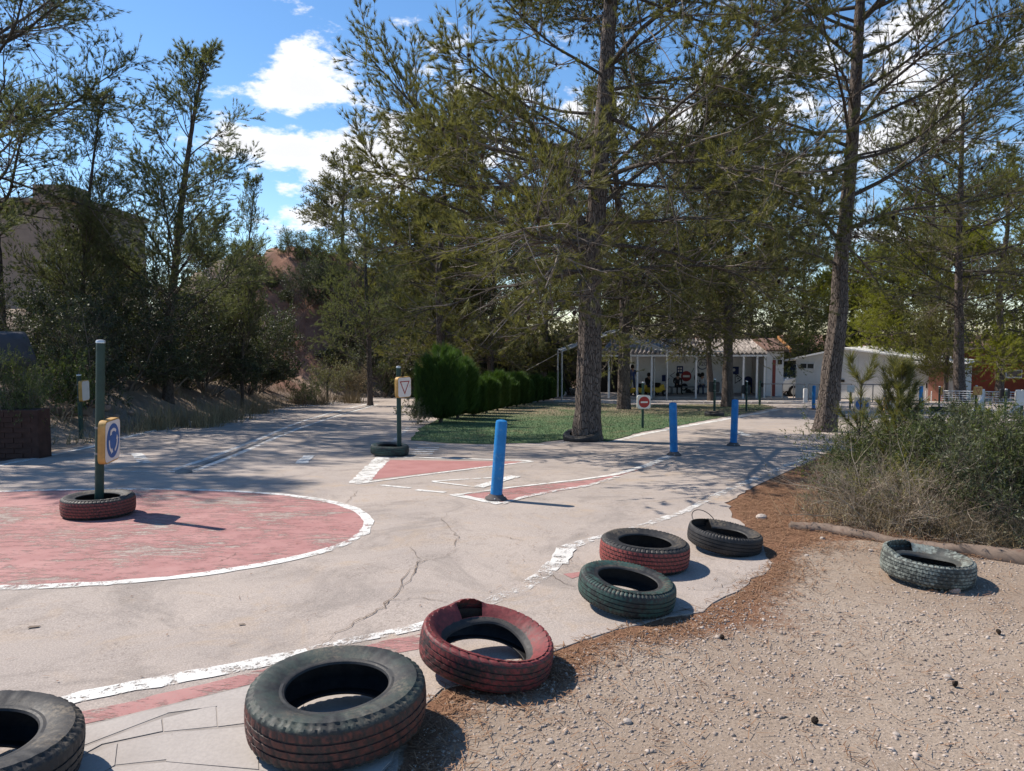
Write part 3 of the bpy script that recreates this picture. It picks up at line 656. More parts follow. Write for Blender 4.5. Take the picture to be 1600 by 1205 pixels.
for k, (x, y, s_, pk, lab) in enumerate(STN):
    p = gp(x, y); tag(obj('stone', rocks[k % 4], None, (p.x, p.y, p.z + s_ * .3), (0, 0, k * 1.3), s_, M['stone_pink'] if pk else M['stone']), lab, 'stone', 'loose stones on the gravel')
for k, (x, y) in enumerate(((1230, 945), (1310, 1010), (980, 1130), (1180, 1085), (860, 1160), (1480, 1060), (1050, 1060), (1400, 1150), (1260, 870))):
    p = gp(x, y); s_ = .011 + .004 * (k % 3); tag(obj('stone', rocks[(k + 1) % 4], None, (p.x, p.y, p.z + s_ * .3), (0, 0, k * 2.1), s_, M['stone']), 'small loose stone lying on the open gravel', 'stone', 'small stones on the open gravel')
def cone_mesh():
    mb = MB(); prof = [(.2, 0), (.75, .12), (1, .35), (.9, .65), (.6, 1.0), (.25, 1.3), (.05, 1.4)]; n = 12; V = []; F = []
    for i, (r, z) in enumerate(prof):
        for k in range(n): V.append(((r + .12 * ((k + i) % 2)) * math.cos(2 * math.pi * k / n), (r + .12 * ((k + i) % 2)) * math.sin(2 * math.pi * k / n), z + .1 * ((k + i) % 2)))
    for i in range(len(prof) - 1):
        for k in range(n): F.append((i * n + k, i * n + (k + 1) % n, (i + 1) * n + (k + 1) % n, (i + 1) * n + k))
    F.append(tuple(range(n))); F.append(tuple(range((len(prof) - 1) * n, len(prof) * n))); mb.add(V, F); return mb.mesh('pine_cone', M['cone'])
pcm = cone_mesh()
for k, (x, y) in enumerate(((1272, 1130), (1558, 992), (1495, 1075), (1130, 1000))):
    p = gp(x, y); tag(obj('pine_cone', pcm, None, (p.x, p.y, p.z + .014), (1.35, .3 * k, k * 1.7), .014), 'small dark pine cone fallen on the gravel', 'pine cone', 'pine cones on the gravel')

def debris():
    r = np.random.default_rng(77); P = [tuple(gp(*p)[:2]) for p in ((-20, 1100), (480, 1010), (700, 960), (1000, 960), (1180, 890), (1120, 790), (1270, 715), (1000, 690), (700, 700), (560, 780), (300, 900), (0, 940))]
    q = scatter_in(P, 5200, r); d = edist(right_edge, q[:, 0], q[:, 1], False); q = q[r.random(len(q)) < np.maximum(.10, np.exp(-d / .45))]; n = len(q)
    a = r.uniform(0, 6.28, n); l = np.where(r.random(n) < .6, r.uniform(.02, .07, n), r.uniform(.004, .012, n)); w = np.where(l > .015, .0011, l * .4); z = base(q[:, 1]) + ROAD + .008
    c = np.column_stack([q, z]); dv = np.stack([np.cos(a) * l / 2, np.sin(a) * l / 2, 0 * a], 1); sv = np.stack([-np.sin(a), np.cos(a), 0 * a], 1) * w[:, None]; V = np.stack([c - dv - sv, c - dv + sv, c + dv + sv, c + dv - sv], 1)
    tag(obj('road_debris', np_mesh('road_debris', V, [np.arange(4 * n).reshape(-1, 4)], [M['litter']], fattr={'var': .5 * r.random(n)})), 'fine needles and crumbs scattered on the concrete', None, None, 'stuff')
debris()
# ------------------------------------------------------------------ vegetation generator
UP = np.array([0, 0, 1.])
def polylines(b, d, length, K, upb, wig, rng):
    T = len(b); seg = (length / (K - 1))[:, None]; d = norm(d); pts = [b]; upb = np.broadcast_to(np.asarray(upb, float), (T,))
    for k in range(1, K):
        d = norm(d + UP * (upb / (K - 1))[:, None] + rng.normal(0, wig, (T, 3))); pts.append(pts[-1] + d * seg)
    return np.stack(pts, 1)
def spawn(P, Rr, per, s0, s1, ang, angv, flat, rng):
    T, K, _ = P.shape; cnt = np.broadcast_to(np.asarray(per), (T,)).astype(int); pi = np.repeat(np.arange(T), cnt); n = len(pi)
    s = s0 + (s1 - s0) * rng.random(n) ** .85; f = s * (K - 1); i = np.minimum(f.astype(int), K - 2); u = (f - i)[:, None]
    b = P[pi, i] * (1 - u) + P[pi, i + 1] * u; t = norm(P[pi, i + 1] - P[pi, i]); r = Rr[pi, i] * (1 - u[:, 0]) + Rr[pi, i + 1] * u[:, 0]
    side = norm(np.cross(t, UP) + 1e-4); up2 = np.cross(side, t); ph = rng.uniform(0, 2 * np.pi, n)
    perp = side * np.cos(ph)[:, None] + up2 * (np.sin(ph) * (1 - flat))[:, None]; perp = norm(perp)
    a = np.radians(ang + rng.normal(0, angv, n))[:, None]
    return pi, s, b, norm(t * np.cos(a) + perp * np.sin(a)), r
def tufts(pos, d, n, length, width, spread, rng, back=.03, lv=.25):
    N_ = len(pos); d = np.repeat(norm(d), n, 0); b = np.repeat(pos, n, 0); m_ = N_ * n
    rp = rng.normal(0, 1, (m_, 3)); rp = norm(rp - d * np.sum(rp * d, 1, keepdims=True)); S = (spread * (.25 + .75 * rng.random(m_)))[:, None]
    nd = d * np.cos(S) + rp * np.sin(S); b = b - d * (rng.random(m_) * back)[:, None]
    L_ = (length * (1 + rng.normal(0, lv, m_)))[:, None]; sd = norm(np.cross(nd, rng.normal(0, 1, (m_, 3)))) * width / 2
    V = np.stack([b - sd, b + sd, b + nd * L_], 1).reshape(-1, 3)
    return V, np.arange(3 * m_).reshape(-1, 3), np.repeat(rng.random(N_), n) * .7 + rng.random(m_) * .3
def leaves(pos, d, size, rng, aspect=.45):
    n = len(pos); d = norm(d + rng.normal(0, .55, (n, 3))); s = norm(np.cross(d, rng.normal(0, 1, (n, 3)))); L_ = (size * rng.uniform(.6, 1.3, n))[:, None]
    nrm = np.cross(d, s); m_ = pos + d * L_ * .5 + nrm * L_ * .08
    V = np.stack([pos, m_ + s * L_ * aspect * .5, pos + d * L_, m_ - s * L_ * aspect * .5], 1).reshape(-1, 3)
    return V, np.arange(4 * n).reshape(-1, 4), rng.random(n)
def join(parts):
    """parts: (V, F, var, mat index) -> arrays grouped by polygon size"""
    Vs = []; off = 0; by = {}
    for V, F, var, mi in parts:
        if len(V) == 0: continue
        by.setdefault(F.shape[1], []).append((F + off, np.broadcast_to(var, (len(F),)), np.full(len(F), mi))); Vs.append(V); off += len(V)
    Fs = []; va = []; ms = []
    for k in by:
        Fs.append(np.concatenate([a[0] for a in by[k]])); va.append(np.concatenate([a[1] for a in by[k]])); ms.append(np.concatenate([a[2] for a in by[k]]))
    return np.concatenate(Vs), Fs, np.concatenate(va), np.concatenate(ms)
def spline(pts, n):
    P = np.array(pts, float); K = len(P); t = np.linspace(0, K - 1, n); i = np.minimum(t.astype(int), K - 2); u = (t - i)[:, None]
    p0 = P[np.maximum(i - 1, 0)]; p1 = P[i]; p2 = P[i + 1]; p3 = P[np.minimum(i + 2, K - 1)]
    return .5 * (2 * p1 + (p2 - p0) * u + (2 * p0 - 5 * p1 + 4 * p2 - p3) * u ** 2 + (3 * p1 - p0 - 3 * p2 + p3) * u ** 3)
def trunk_mesh(path, rad, sides, seed, rough=.05):
    n = len(path); P = path[None]; V, F = tubes(P, rad[None], sides); V = V.reshape(n, sides, 3); c = path[:, None]
    a = np.arange(sides) / sides * 2 * np.pi; h = np.arange(n)[:, None] * .35; r = np.random.default_rng(seed)
    k = 1 + rough * (np.sin(a[None] * 5 + .6 * np.sin(h * .7) + h * .15) + .7 * np.sin(a[None] * 9 - h * .8) + .8 * r.normal(0, 1, (n, sides)))
    flare = 1 + .45 * np.exp(-np.linspace(0, 1, n) * 28)[:, None] * (1 + .25 * np.sin(a * 4))[None]
    V = c + (V - c) * (k * flare)[..., None]
    return V.reshape(-1, 3), F
def ribbons(P, Rr, rng):
    T, K, _ = P.shape; t = norm(P[:, -1] - P[:, 0]); s = norm(np.cross(t, rng.normal(0, 1, (T, 3))))
    V = np.stack([P - s[:, None] * Rr[..., None], P + s[:, None] * Rr[..., None]], 2); i = np.arange(T * K * 2).reshape(T, K, 2)
    return V.reshape(-1, 3), np.stack([i[:, :-1, 0], i[:, :-1, 1], i[:, 1:, 1], i[:, 1:, 0]], -1).reshape(-1, 4)
def pine(name, path, r0, n1, h0, prof, el0, el1, n2, n3, nt, ntuft, seed, bare_in=.35, needle_l=.085, needle_w=.0055, extra=(), cones=150, lowbare=.0, up1=.35, rough=.05, sides=20, wig=.09, dens=None, twig_w=.0045, az_bias=None, spread=.72):
    """path: trunk points (local). prof(u)->branch length for u in 0..1 of the crown, el0/el1: elevation of lowest/highest limbs"""
    rng = np.random.default_rng(seed); H = path[-1][2]; tp = spline(path, 60); hh = np.linspace(0, 1, 60); tr = r0 * (1 - hh * .93) ** .8 + .012
    V0, F0 = trunk_mesh(tp, tr, sides, seed, rough)
    u = np.sort(rng.random(n1)); whorl = np.round(u * n1 / 4) * 4 / n1; u = np.clip(.4 * u + .6 * whorl + rng.normal(0, .012, n1), 0, 1)
    z = h0 + (H - h0) * .985 * u; f = np.interp(z, tp[:, 2], np.arange(60)); i = np.minimum(f.astype(int), 58); w = (f - i)[:, None]
    b = tp[i] * (1 - w) + tp[i + 1] * w; rb = tr[i]
    az = rng.uniform(0, 2 * np.pi, n1) if az_bias is None else az_bias(rng, n1)
    el = np.radians(el0 + (el1 - el0) * u + rng.normal(0, 9, n1)); d = np.stack([np.cos(az) * np.cos(el), np.sin(az) * np.cos(el), np.sin(el)], 1)
    ln = np.array([prof(k) for k in u]) * rng.uniform(.65, 1.12, n1); ln = ln * np.array([dens(a, k) if dens else 1. for a, k in zip(az, u)])
    P1 = polylines(b, d, ln, 9, up1 * (.3 + u), wig, rng); R1 = np.minimum(rb * .42, .004 + .0085 * ln)[:, None] * np.linspace(1, .16, 9)[None] + .002
    if extra:
        for pts, rr in extra:
            P1 = np.concatenate([P1, spline(pts, 9)[None]]); R1 = np.concatenate([R1, np.linspace(rr, rr * .15, 9)[None]]); u = np.append(u, .35); ln = np.append(ln, np.linalg.norm(np.array(pts[-1]) - np.array(pts[0])))
    VB, FB = tubes(P1, R1, 7)
    per = np.maximum(2, (n2 * ln / max(ln.max(), .1) * 1.15)).astype(int)
    pi, s, b2, d2, r2 = spawn(P1, R1, per, .15, 1., 48, 12, .45, rng)
    l2 = (ln[pi] * (.42 - .24 * s) + .12) * rng.uniform(.6, 1.25, len(pi)); P2 = polylines(b2, d2, l2, 6, .25, .11, rng)
    R2 = np.minimum(r2 * .6, .004 + .006 * l2)[:, None] * np.linspace(1, .3, 6)[None] + twig_w * .35
    V2, F2 = tubes(P2, R2, 4)
    # tips of the limbs carry foliage like a second-order shoot
    Pt = P1[:, 5:]; Pt = np.stack([Pt[:, 0] + (Pt[:, 3] - Pt[:, 0]) * k for k in (0, .2, .4, .6, .8, 1)], 1); P2a = np.concatenate([P2, Pt]); R2a = np.concatenate([R2, np.repeat(R1[:, 6:7], 6, 1) * .7])
    in2 = np.concatenate([s, np.full(len(P1), .9)]); u2 = np.concatenate([u[pi], u]); l2a = np.concatenate([l2, ln * .35])
    per3 = np.maximum(3, n3 * (.35 + .65 * np.minimum(1, l2a / .9))).astype(int)
    pj, s3, b3, d3, r3 = spawn(P2a, R2a, per3, .12, 1., 42, 14, .25, rng)
    l3 = rng.uniform(.18, .50, len(pj)) * np.clip(l2a[pj] / .6, .55, 1.15); P3 = polylines(b3, d3, l3, 3, .22, .13, rng)
    R3 = (twig_w * rng.uniform(.35, .75, len(pj)))[:, None] * np.linspace(1.1, .6, 3)[None]
    V3, F3 = ribbons(P3, R3, rng)
    depth = in2[pj] * .75 + s3 * .25; low = np.clip(1 - u2[pj] / .3, 0, 1)
    alive = rng.random(len(pj)) > np.clip((bare_in - depth) * 3.2, 0, .95) + lowbare * low
    A = P3[alive]; na = len(A); k = rng.random((na, nt)); k = .3 + .7 * k ** .8; k[:, 0] = 1.
    f = (k * 2).ravel(); ti = np.repeat(np.arange(na), nt); i = np.minimum(f.astype(int), 1); w = (f - i)[:, None]
    pos = A[ti, i] * (1 - w) + A[ti, i + 1] * w; td = A[ti, i + 1] - A[ti, i]
    V4, F4, var4 = tufts(pos, norm(td) + UP * .15, ntuft, needle_l, needle_w, spread, rng)
    trunkm = np_mesh('trunk', *(lambda J: (J[0], J[1]))(join([(V0, F0, 0., 0), (VB, FB, 0., 1)])), mats=[M['bark'], M['bark_grey']], matidx=np.concatenate([np.zeros(len(F0)), np.ones(len(FB))]), smooth=True)
    J = join([(V2, F2, np.repeat(rng.random(len(P2)), 20), 0), (V3, F3, np.repeat(rng.random(len(P3)), 2), 0), (V4, F4, var4, 1)])
    sm = J[3] == 0
    crown = np_mesh('crown', J[0], J[1], [M['twig'], M['needle']], J[3], fattr={'var': J[2]})
    cm = None
    if cones:
        q = rng.choice(len(P2), min(cones, len(P2)), False); kk = rng.integers(0, 5, len(q)); c = P2[q, kk] + rng.normal(0, .03, (len(q), 3))
        ov = np.array([(1, 0, 0), (0, 1, 0), (-1, 0, 0), (0, -1, 0), (0, 0, 1.35), (0, 0, -1.35), (.7, .7, .6), (-.7, .7, .6), (-.7, -.7, .6), (.7, -.7, .6)]); 
        of = np.array([(0, 6, 9), (0, 1, 6), (1, 7, 6), (1, 2, 7), (2, 8, 7), (2, 3, 8), (3, 9, 8), (3, 0, 9), (4, 9, 6), (4, 6, 7), (4, 7, 8), (4, 8, 9), (5, 1, 0), (5, 2, 1), (5, 3, 2), (5, 0, 3)])
        Vc = ov[None] * rng.uniform(.022, .036, (len(q), 1, 1)) + c[:, None]; cm = np_mesh('pine_cones', Vc, [(of[None] + 10 * np.arange(len(q))[:, None, None]).reshape(-1, 3)], [M['cone']], fattr={'var': np.repeat(rng.random(len(q)), 16)})
    print(name, 'tris', len(V4) // 3 + 2 * (len(F2) + len(F3) + len(FB) + len(F0)))
    return trunkm, crown, cm
def place_tree(meshes, name, loc, label, rotz=0, scale=1., group=None, needle=None, cat='tree', tilt=(0, 0), twig=None):
    t = thing(name, loc, label, cat, group, rot=(tilt[0], tilt[1], rotz)); t.scale = (scale,) * 3 if isinstance(scale, (int, float)) else scale
    obj('trunk', meshes[0], t); c = obj('crown', meshes[1], t)
    for k, m_ in ((0, twig), (1, needle)):
        if m_: c.material_slots[k].link = 'OBJECT'; c.material_slots[k].material = M[m_]
    if meshes[2]: tag(obj('pine_cones', meshes[2], t), kind='stuff')
    return t
def local(pts, b): return [tuple(Vector(p) - Vector(b)) for p in pts]

# the big pine on the lawn
b1 = gp(918, 690); y1 = b1.y; 
P1_ = local([b1 - Vector((0, 0, .1)), at(921, 560, y1), at(924, 440, y1), at(938, 250, y1), at(953, 20, y1 + .2), at(962, -180, y1 + .4), at(966, -330, y1 + .4)], b1)
lim = local([at(912, 355, y1), at(900, 330, y1 - .1), at(868, 262, y1 - .5), at(835, 200, y1 - .9), at(795, 165, y1 - 1.2), at(730, 130, y1 - 1.5)], b1)
lim2 = local([at(930, 330, y1), at(1000, 270, y1 + .3), at(1080, 215, y1 + .8), at(1150, 150, y1 + 1.0)], b1)
lim3 = local([at(918, 395, y1), at(830, 360, y1 - .5), at(720, 330, y1 - .8), at(600, 275, y1 - 1)], b1)
lim4 = local([at(915, 372, y1), at(800, 300, y1 + .2), at(680, 200, y1 + .3), at(560, 70, y1 + .3)], b1)
tm1 = pine('big', P1_, .225, 64, 2.95, lambda u: 4.75 * (1 - .70 * u ** 1.3) * (.78 + .22 * min(1, u / .12)), -7, 40, 25, 12, 6, 12, 21, dens=lambda a, u: .92 + .40 * max(0, math.cos(a + 1.7)) ** 2, bare_in=.55, lowbare=.5, up1=.16, extra=[(lim, .085), (lim2, .05), (lim3, .045), (lim4, .05)], cones=320, needle_w=.0076, needle_l=.10, sides=28)
place_tree(tm1, 'pine_tree', b1, 'large pine with a thick straight trunk on the lawn, an old tyre around its foot', group=None)
# the pine on the right of the path
b2 = gp(1288, 676); y2 = b2.y
P2_ = local([b2 - Vector((0, 0, .1)), at(1302, 560, y2), at(1311, 480, y2), at(1313, 420, y2), at(1326, 300, y2), at(1338, 120, y2), at(1346, -40, y2), at(1352, -200, y2), at(1356, -300, y2)], b2)
e1 = local([at(1322, 310, y2), at(1400, 270, y2 - .3), at(1500, 200, y2 - .6), at(1610, 120, y2 - .8)], b2); e2 = local([at(1320, 360, y2), at(1400, 330, y2), at(1500, 318, y2 + .2), at(1640, 290, y2 + .3)], b2)
e3 = local([at(1312, 375, y2), at(1275, 330, y2 - .3), at(1230, 240, y2 - .5), at(1180, 200, y2 - .7)], b2); e4 = local([at(1312, 415, y2), at(1270, 398, y2 - .2), at(1212, 385, y2 - .4)], b2)
tm2 = pine('right', P2_, .185, 52, 3.6, lambda u: (2.6 + 2.0 * min(1, u / .45)) * (1 - .62 * max(0, u - .35) ** 1.1), -4, 38, 20, 11, 6, 12, 33, bare_in=.58, lowbare=.55, up1=.25, extra=[(e1, .05), (e2, .04), (e3, .045), (e4, .03)], cones=340, sides=28, needle_w=.0072, needle_l=.10)
place_tree(tm2, 'pine_tree', b2, 'leaning pine with a scaly trunk rising from the bushes beside the path')
# young pine with upswept limbs
tm3 = pine('young', [(0, 0, -.1), (.05, 0, 2), (.3, 0, 4), (.55, .05, 6.2), (.9, 0, 8.2), (1.25, 0, 10)],    .12, 42, 1.6, lambda u: 3.3 * (1 - .70 * u ** 1.2), 28, 62, 15, 11, 6, 11, 44, bare_in=.36, lowbare=.2, cones=70, needle_w=.0075, up1=.5, sides=14, needle_l=.10, twig_w=.006)
# full background pine
tm4 = pine('full', [(0, 0, -.1), (.05, .1, 2), (-.1, 0, 4.5), (.1, -.1, 7), (.0, 0, 9)], .16, 54, 1.4, lambda u: 3.6 * (1 - .66 * u ** 1.4) * (.6 + .4 * min(1, u / .2)), -6, 44, 15, 11, 5, 11, 55, bare_in=.34, lowbare=.25, cones=60, needle_w=.0125, needle_l=.115, sides=14, twig_w=.007)
def gz(x, y): return float(G(x, y)) - .05
def put(tm, px, y, label, rotz=0, scale=1., group=None, needle=None, name='pine_tree', tilt=(0, 0), twig=None):
    x = at(px, 600, y).x; return place_tree(tm, name, (x, y, gz(x, y)), label, rotz, scale, group, needle, tilt=tilt, twig=twig)
put(tm2, 0, 18.0, 'tall dark pine behind the tarpaulin shelter, long bare lower limbs against the sky', 2.2, (1.05, 1.05, .98), needle='needle_cool')
place_tree(tm4, 'pine_tree', (-12.7, 13.1, gz(-12.7, 13.1)), 'pine standing left of the tarpaulin shelter', 1.0, (1.05, 1.05, 1.15), needle='needle_cool')
put(tm3, 126, 19, 'slim young pine between the beige house and the dark shrubs', .4, (.52, .52, .70), needle='needle_cool')
put(tm3, 262, 21, 'broad upswept pine standing over the dark evergreen shrubs', -.1, (1.0, 1.0, .90), needle='needle_cool')
put(tm3, 378, 25, 'thin sparse young pine in front of the red earth hill', .5, (.42, .42, .72), needle='needle_cool')
put(tm3, 578, 29, 'light green young pine behind the pale roadside bush', 1.9, (.82, .82, .80), needle='needle_cool')
put(tm4, 690, 33, 'dark trunked pine rising behind the near end of the hedge', .6, 1.22)
WG = 'pines in the wood behind the hedge'
for k, (px, y, s_, rz) in enumerate(((770, 37, 1.05, 2.), (850, 41, 1.15, 3.3), (640, 43, .95, 4.6), (720, 47, 1.1, .3), (930, 46, 1.2, 5.1), (540, 47, .8, 1.4), (1010, 50, 1.25, 2.6))):
    put(tm4, px, y, 'pine in the dense dark wood behind the hedge', rz, s_, WG)
put(tm1, 975, gp(975, 641).y, 'dark pine whose trunk stands in front of the tiled porch hut and metal frame', 1.7, (.92, .92, .95))
put(tm1, 1137, gp(1137, 637).y, 'thick pine trunk in front of the porch hut mural, right of two', 4.0, (.85, .85, .95))
put(tm2, 1112, gp(1112, 627).y, 'thinner pine trunk in front of the porch hut mural, left of two', 2.6, (.7, .7, .85))
put(tm2, 1502, gp(1505, 640).y, 'dark pine beside the white mesh fence', 3.6, (.95, .95, .85))
put(tm4, 1478, 33, 'slender pine in front of the terracotta annex', 3.0, (.55, .55, .8))
BG = 'pines behind the huts'
for k, (px, y, s_, rz, nd) in enumerate(((1080, 52, 1.1, .5, None), (1170, 47, 1.15, 1.9, None), (1255, 50, 1.1, 3.1, 'needle_bright'), (1330, 46, .95, 4.4, 'needle_bright'), (1405, 44, 1.2, .9, 'needle_bright'), (1450, 38, 1.15, 2.2, 'needle_bright'), (1560, 32, 1.05, 5.5, 'needle_bright'), (1660, 40, 1.2, 3.5, 'needle_bright'))):
    put(tm4, px, y, ('olive green pine rising behind the porch hut roof', 'olive green pine rising behind the gabled hut', 'sunlit yellow green pine rising behind the terracotta annex', 'sunlit yellow green pine beside the red building')[(0, 0, 1, 1, 2, 2, 3, 3)[k]], rz, s_, (BG + ' by the porch roof', BG + ' by the gable', BG + ' by the annex', BG + ' by the red building')[(0, 0, 1, 1, 2, 2, 3, 3)[k]], nd)
put(tm4, 330, 50, 'distant pine on the hill behind the thicket', 2., .5, None, 'needle_cool')

# ---------------------------------------------------------------- shrubs
def shrub_mesh(name, seed, W, H, nst, n2, n3, leaf, nleaf, mats, el=(35, 85), aspect=.45, wig=.14, r=.012, bare=0., upb=.3, tuft=None, leaf_from=.25):
    rng = np.random.default_rng(seed); az = rng.uniform(0, 6.283, nst); el_ = np.radians(rng.uniform(*el, nst)); d = np.stack([np.cos(az) * np.cos(el_), np.sin(az) * np.cos(el_), np.sin(el_)], 1)
    b = np.stack([np.cos(az), np.sin(az), 0 * az], 1) * (W * .16 * rng.random(nst))[:, None]; b[:, 2] = -.03
    ln = np.minimum(H / np.maximum(np.sin(el_), .35), W * .5 / np.maximum(np.cos(el_), .3)) * rng.uniform(.7, 1.1, nst)
    P1 = polylines(b, d, ln, 8, upb, wig, rng); R1 = (r * rng.uniform(.6, 1.2, nst))[:, None] * np.linspace(1, .25, 8)[None]
    pi, s, b2, d2, r2 = spawn(P1, R1, n2, .25, 1., 45, 15, .1, rng); l2 = ln[pi] * (.42 - .2 * s) * rng.uniform(.6, 1.3, len(pi)); P2 = polylines(b2, d2, l2, 5, .25, .16, rng); R2 = (r2 * .5)[:, None] * np.linspace(1, .35, 5)[None] + r * .04
    pj, s3, b3, d3, r3 = spawn(P2, R2, n3, .15, 1., 42, 16, .0, rng); l3 = l2[pj] * rng.uniform(.25, .5, len(pj)) + .02; P3 = polylines(b3, d3, l3, 4, .2, .16, rng); R3 = (r3 * .5)[:, None] * np.linspace(1, .5, 4)[None] + r * .03
    st = np_mesh('stems', *(lambda J: (J[0], J[1]))(join([(*tubes(P1, R1, 5), 0., 0), (*tubes(P2, R2, 3), 0., 0)])), mats=[M[mats[0]]], smooth=True)
    a_ = st.attributes.new('var', 'FLOAT', 'FACE'); a_.data.foreach_set('value', np.repeat(rng.random(nst + len(P2)), np.concatenate([np.full(nst, 35), np.full(len(P2), 12)])).astype(np.float32))
    parts = [(*tubes(P3, R3, 3), np.repeat(rng.random(len(P3)), 9), 0)]
    A = P3[rng.random(len(P3)) >= bare]; na = len(A)
    if nleaf and na:
        k = leaf_from + (1 - leaf_from) * rng.random((na, nleaf)); f = (k * 3).ravel(); ti = np.repeat(np.arange(na), nleaf); i = np.minimum(f.astype(int), 2); w = (f - i)[:, None]
        pos = A[ti, i] * (1 - w) + A[ti, i + 1] * w; td = norm(A[ti, i + 1] - A[ti, i])
        if tuft: V, F, var = tufts(pos, td + UP * .2, tuft[0], leaf, tuft[1], tuft[2], rng)
        else: V, F, var = leaves(pos, td + rng.normal(0, .7, td.shape), leaf, rng, aspect)
        parts.append((V, F, var, 1))
    J = join(parts); cr = np_mesh('foliage', J[0], J[1], [M[mats[0]], M[mats[1]]], J[3], fattr={'var': J[2]})
    print(name, 'tris', sum(len(f) * (f.shape[1] - 2) for f in J[1]))
    return st, cr
def place_shrub(ms, name, loc, label, rotz=0, scale=1., group=None, leafm=None, cat='shrub', tilt=(0, 0)):
    t = thing(name, loc, label, cat, group, rot=(tilt[0], tilt[1], rotz)); t.scale = (scale,) * 3 if isinstance(scale, (int, float)) else scale
    obj('stems', ms[0], t); c = obj('foliage', ms[1], t)
    if leafm: c.material_slots[1].link = 'OBJECT'; c.material_slots[1].material = M[leafm]
    return t
def puts(ms, name, px, y, label, rotz=0, scale=1., group=None, leafm=None):
    x = at(px, 600, y).x; return place_shrub(ms, name, (x, y, gz(x, y)), label, rotz, scale, group, leafm)
ever = shrub_mesh('evergreen', 7, 3.6, 3.6, 18, 15, 10, .075, 11, ('twig', 'leaf_dark'), (30, 88), r=.03)
EG = 'evergreen shrubs on the left bank'
for k, (px, y, s_, rz) in enumerate(((120, 16.5, .62, 0), (185, 19.5, .82, 1), (250, 22, .85, 2.2), (320, 25, .88, 3.3), (385, 28.5, .85, 4.1), (50, 18, .72, 5.), (150, 22, .95, .6), (290, 25, 1.05, 1.5), (400, 31, .9, 2.5), (225, 27, 1.2, 5.2))):
    lab = ('dark evergreen shrub right behind the edge-on sign post', 'dark evergreen shrub on the bank behind the roundabout sign', 'dark evergreen shrub below the broad upswept pine', 'dark evergreen shrub at the grassy edge of the bank', 'dark evergreen shrub beside the thin sparse pine', 'dark evergreen shrub behind the tarpaulin shelter', 'tall evergreen shrub below the beige house', 'tall evergreen shrub behind the broad upswept pine', 'evergreen shrub in front of the red earth hill', 'tallest evergreen shrub at the back of the thicket')[k]
    puts(ever, 'evergreen_shrub', px, y, lab, rz, s_, EG)
UG = 'undergrowth shrubs behind the hedge'
for k, (px, y, s_, rz) in enumerate(((600, 40, .9, 0), (660, 42, 1.0, 1), (720, 42, .95, 2), (780, 43, 1.1, 3), (840, 44, 1.0, 4), (900, 45, 1.1, 5), (560, 43, 1.0, .5), (640, 46, 1.3, 1.7), (750, 48, 1.4, 2.9), (870, 49, 1.4, 4.4), (960, 48, 1.2, 5.6), (480, 44, .7, .2))):
    puts(ever, 'undergrowth_shrub', px, y, 'dark undergrowth shrub in the wood behind the hedge', rz, s_, UG)
for k, (px, y, s_, rz) in enumerate(((1030, 47, 1.2, 0), (1120, 46, 1.25, 1), (1210, 46, 1.3, 2), (1290, 48, 1.3, 3), (1360, 47, 1.1, 4), (1440, 45, 1.2, 5), (1520, 46, 1.3, 1.5), (1620, 46, 1.4, 2.5))):
    puts(ever, 'undergrowth_shrub', px, y, 'green undergrowth shrub behind the huts', rz, s_, 'undergrowth shrubs behind the huts', 'leaf_mid')
for k, (px, y, s_, rz) in enumerate(((350, 44, .55, 0), (385, 46, .5, 1), (425, 45, .38, 2), (455, 47, .45, 3), (490, 46, .5, 4), (520, 45, .6, 5), (440, 43, .4, .7), (330, 48, .6, 2.2))):
    puts(ever, 'hill_scrub', px, y, 'scrubby bush on the red earth hill', rz, s_, 'scrub on the red earth hill', 'leaf_mid')
pale = shrub_mesh('pale', 8, 2.4, 1.7, 14, 10, 8, .055, 6, ('twig', 'leaf_pale'), (35, 85), r=.015)
puts(pale, 'pale_bush', 512, 32.5, 'rounded pale green bush beside the red earth bank', 0, 1.0)
puts(pale, 'dry_bush', 562, 34, 'brownish dry bush below the light green young pine', 2, .9, leafm='dry')
puts(pale, 'grey_bush', 470, 28, 'grey green bush at the foot of the bank beyond the road', 4, .6, leafm='leaf_mid')
yel = shrub_mesh('yellowish', 9, .9, .7, 14, 9, 6, .045, 5, ('dry_twig', 'leaf_yellow'), (30, 85), r=.006, upb=.15)
p = gp(652, 664); place_shrub(yel, 'yellow_shrub', p, 'small yellowish flowering shrub at the near end of the hedge', 0, .85, leafm='leaf_pale')
p = gp(95, 655); place_shrub(yel, 'yellow_shrub', p, 'yellow green shrub beside the brick wall and tarpaulin shelter', 1, (1.3, 1.3, 1.7), leafm='leaf_mid')
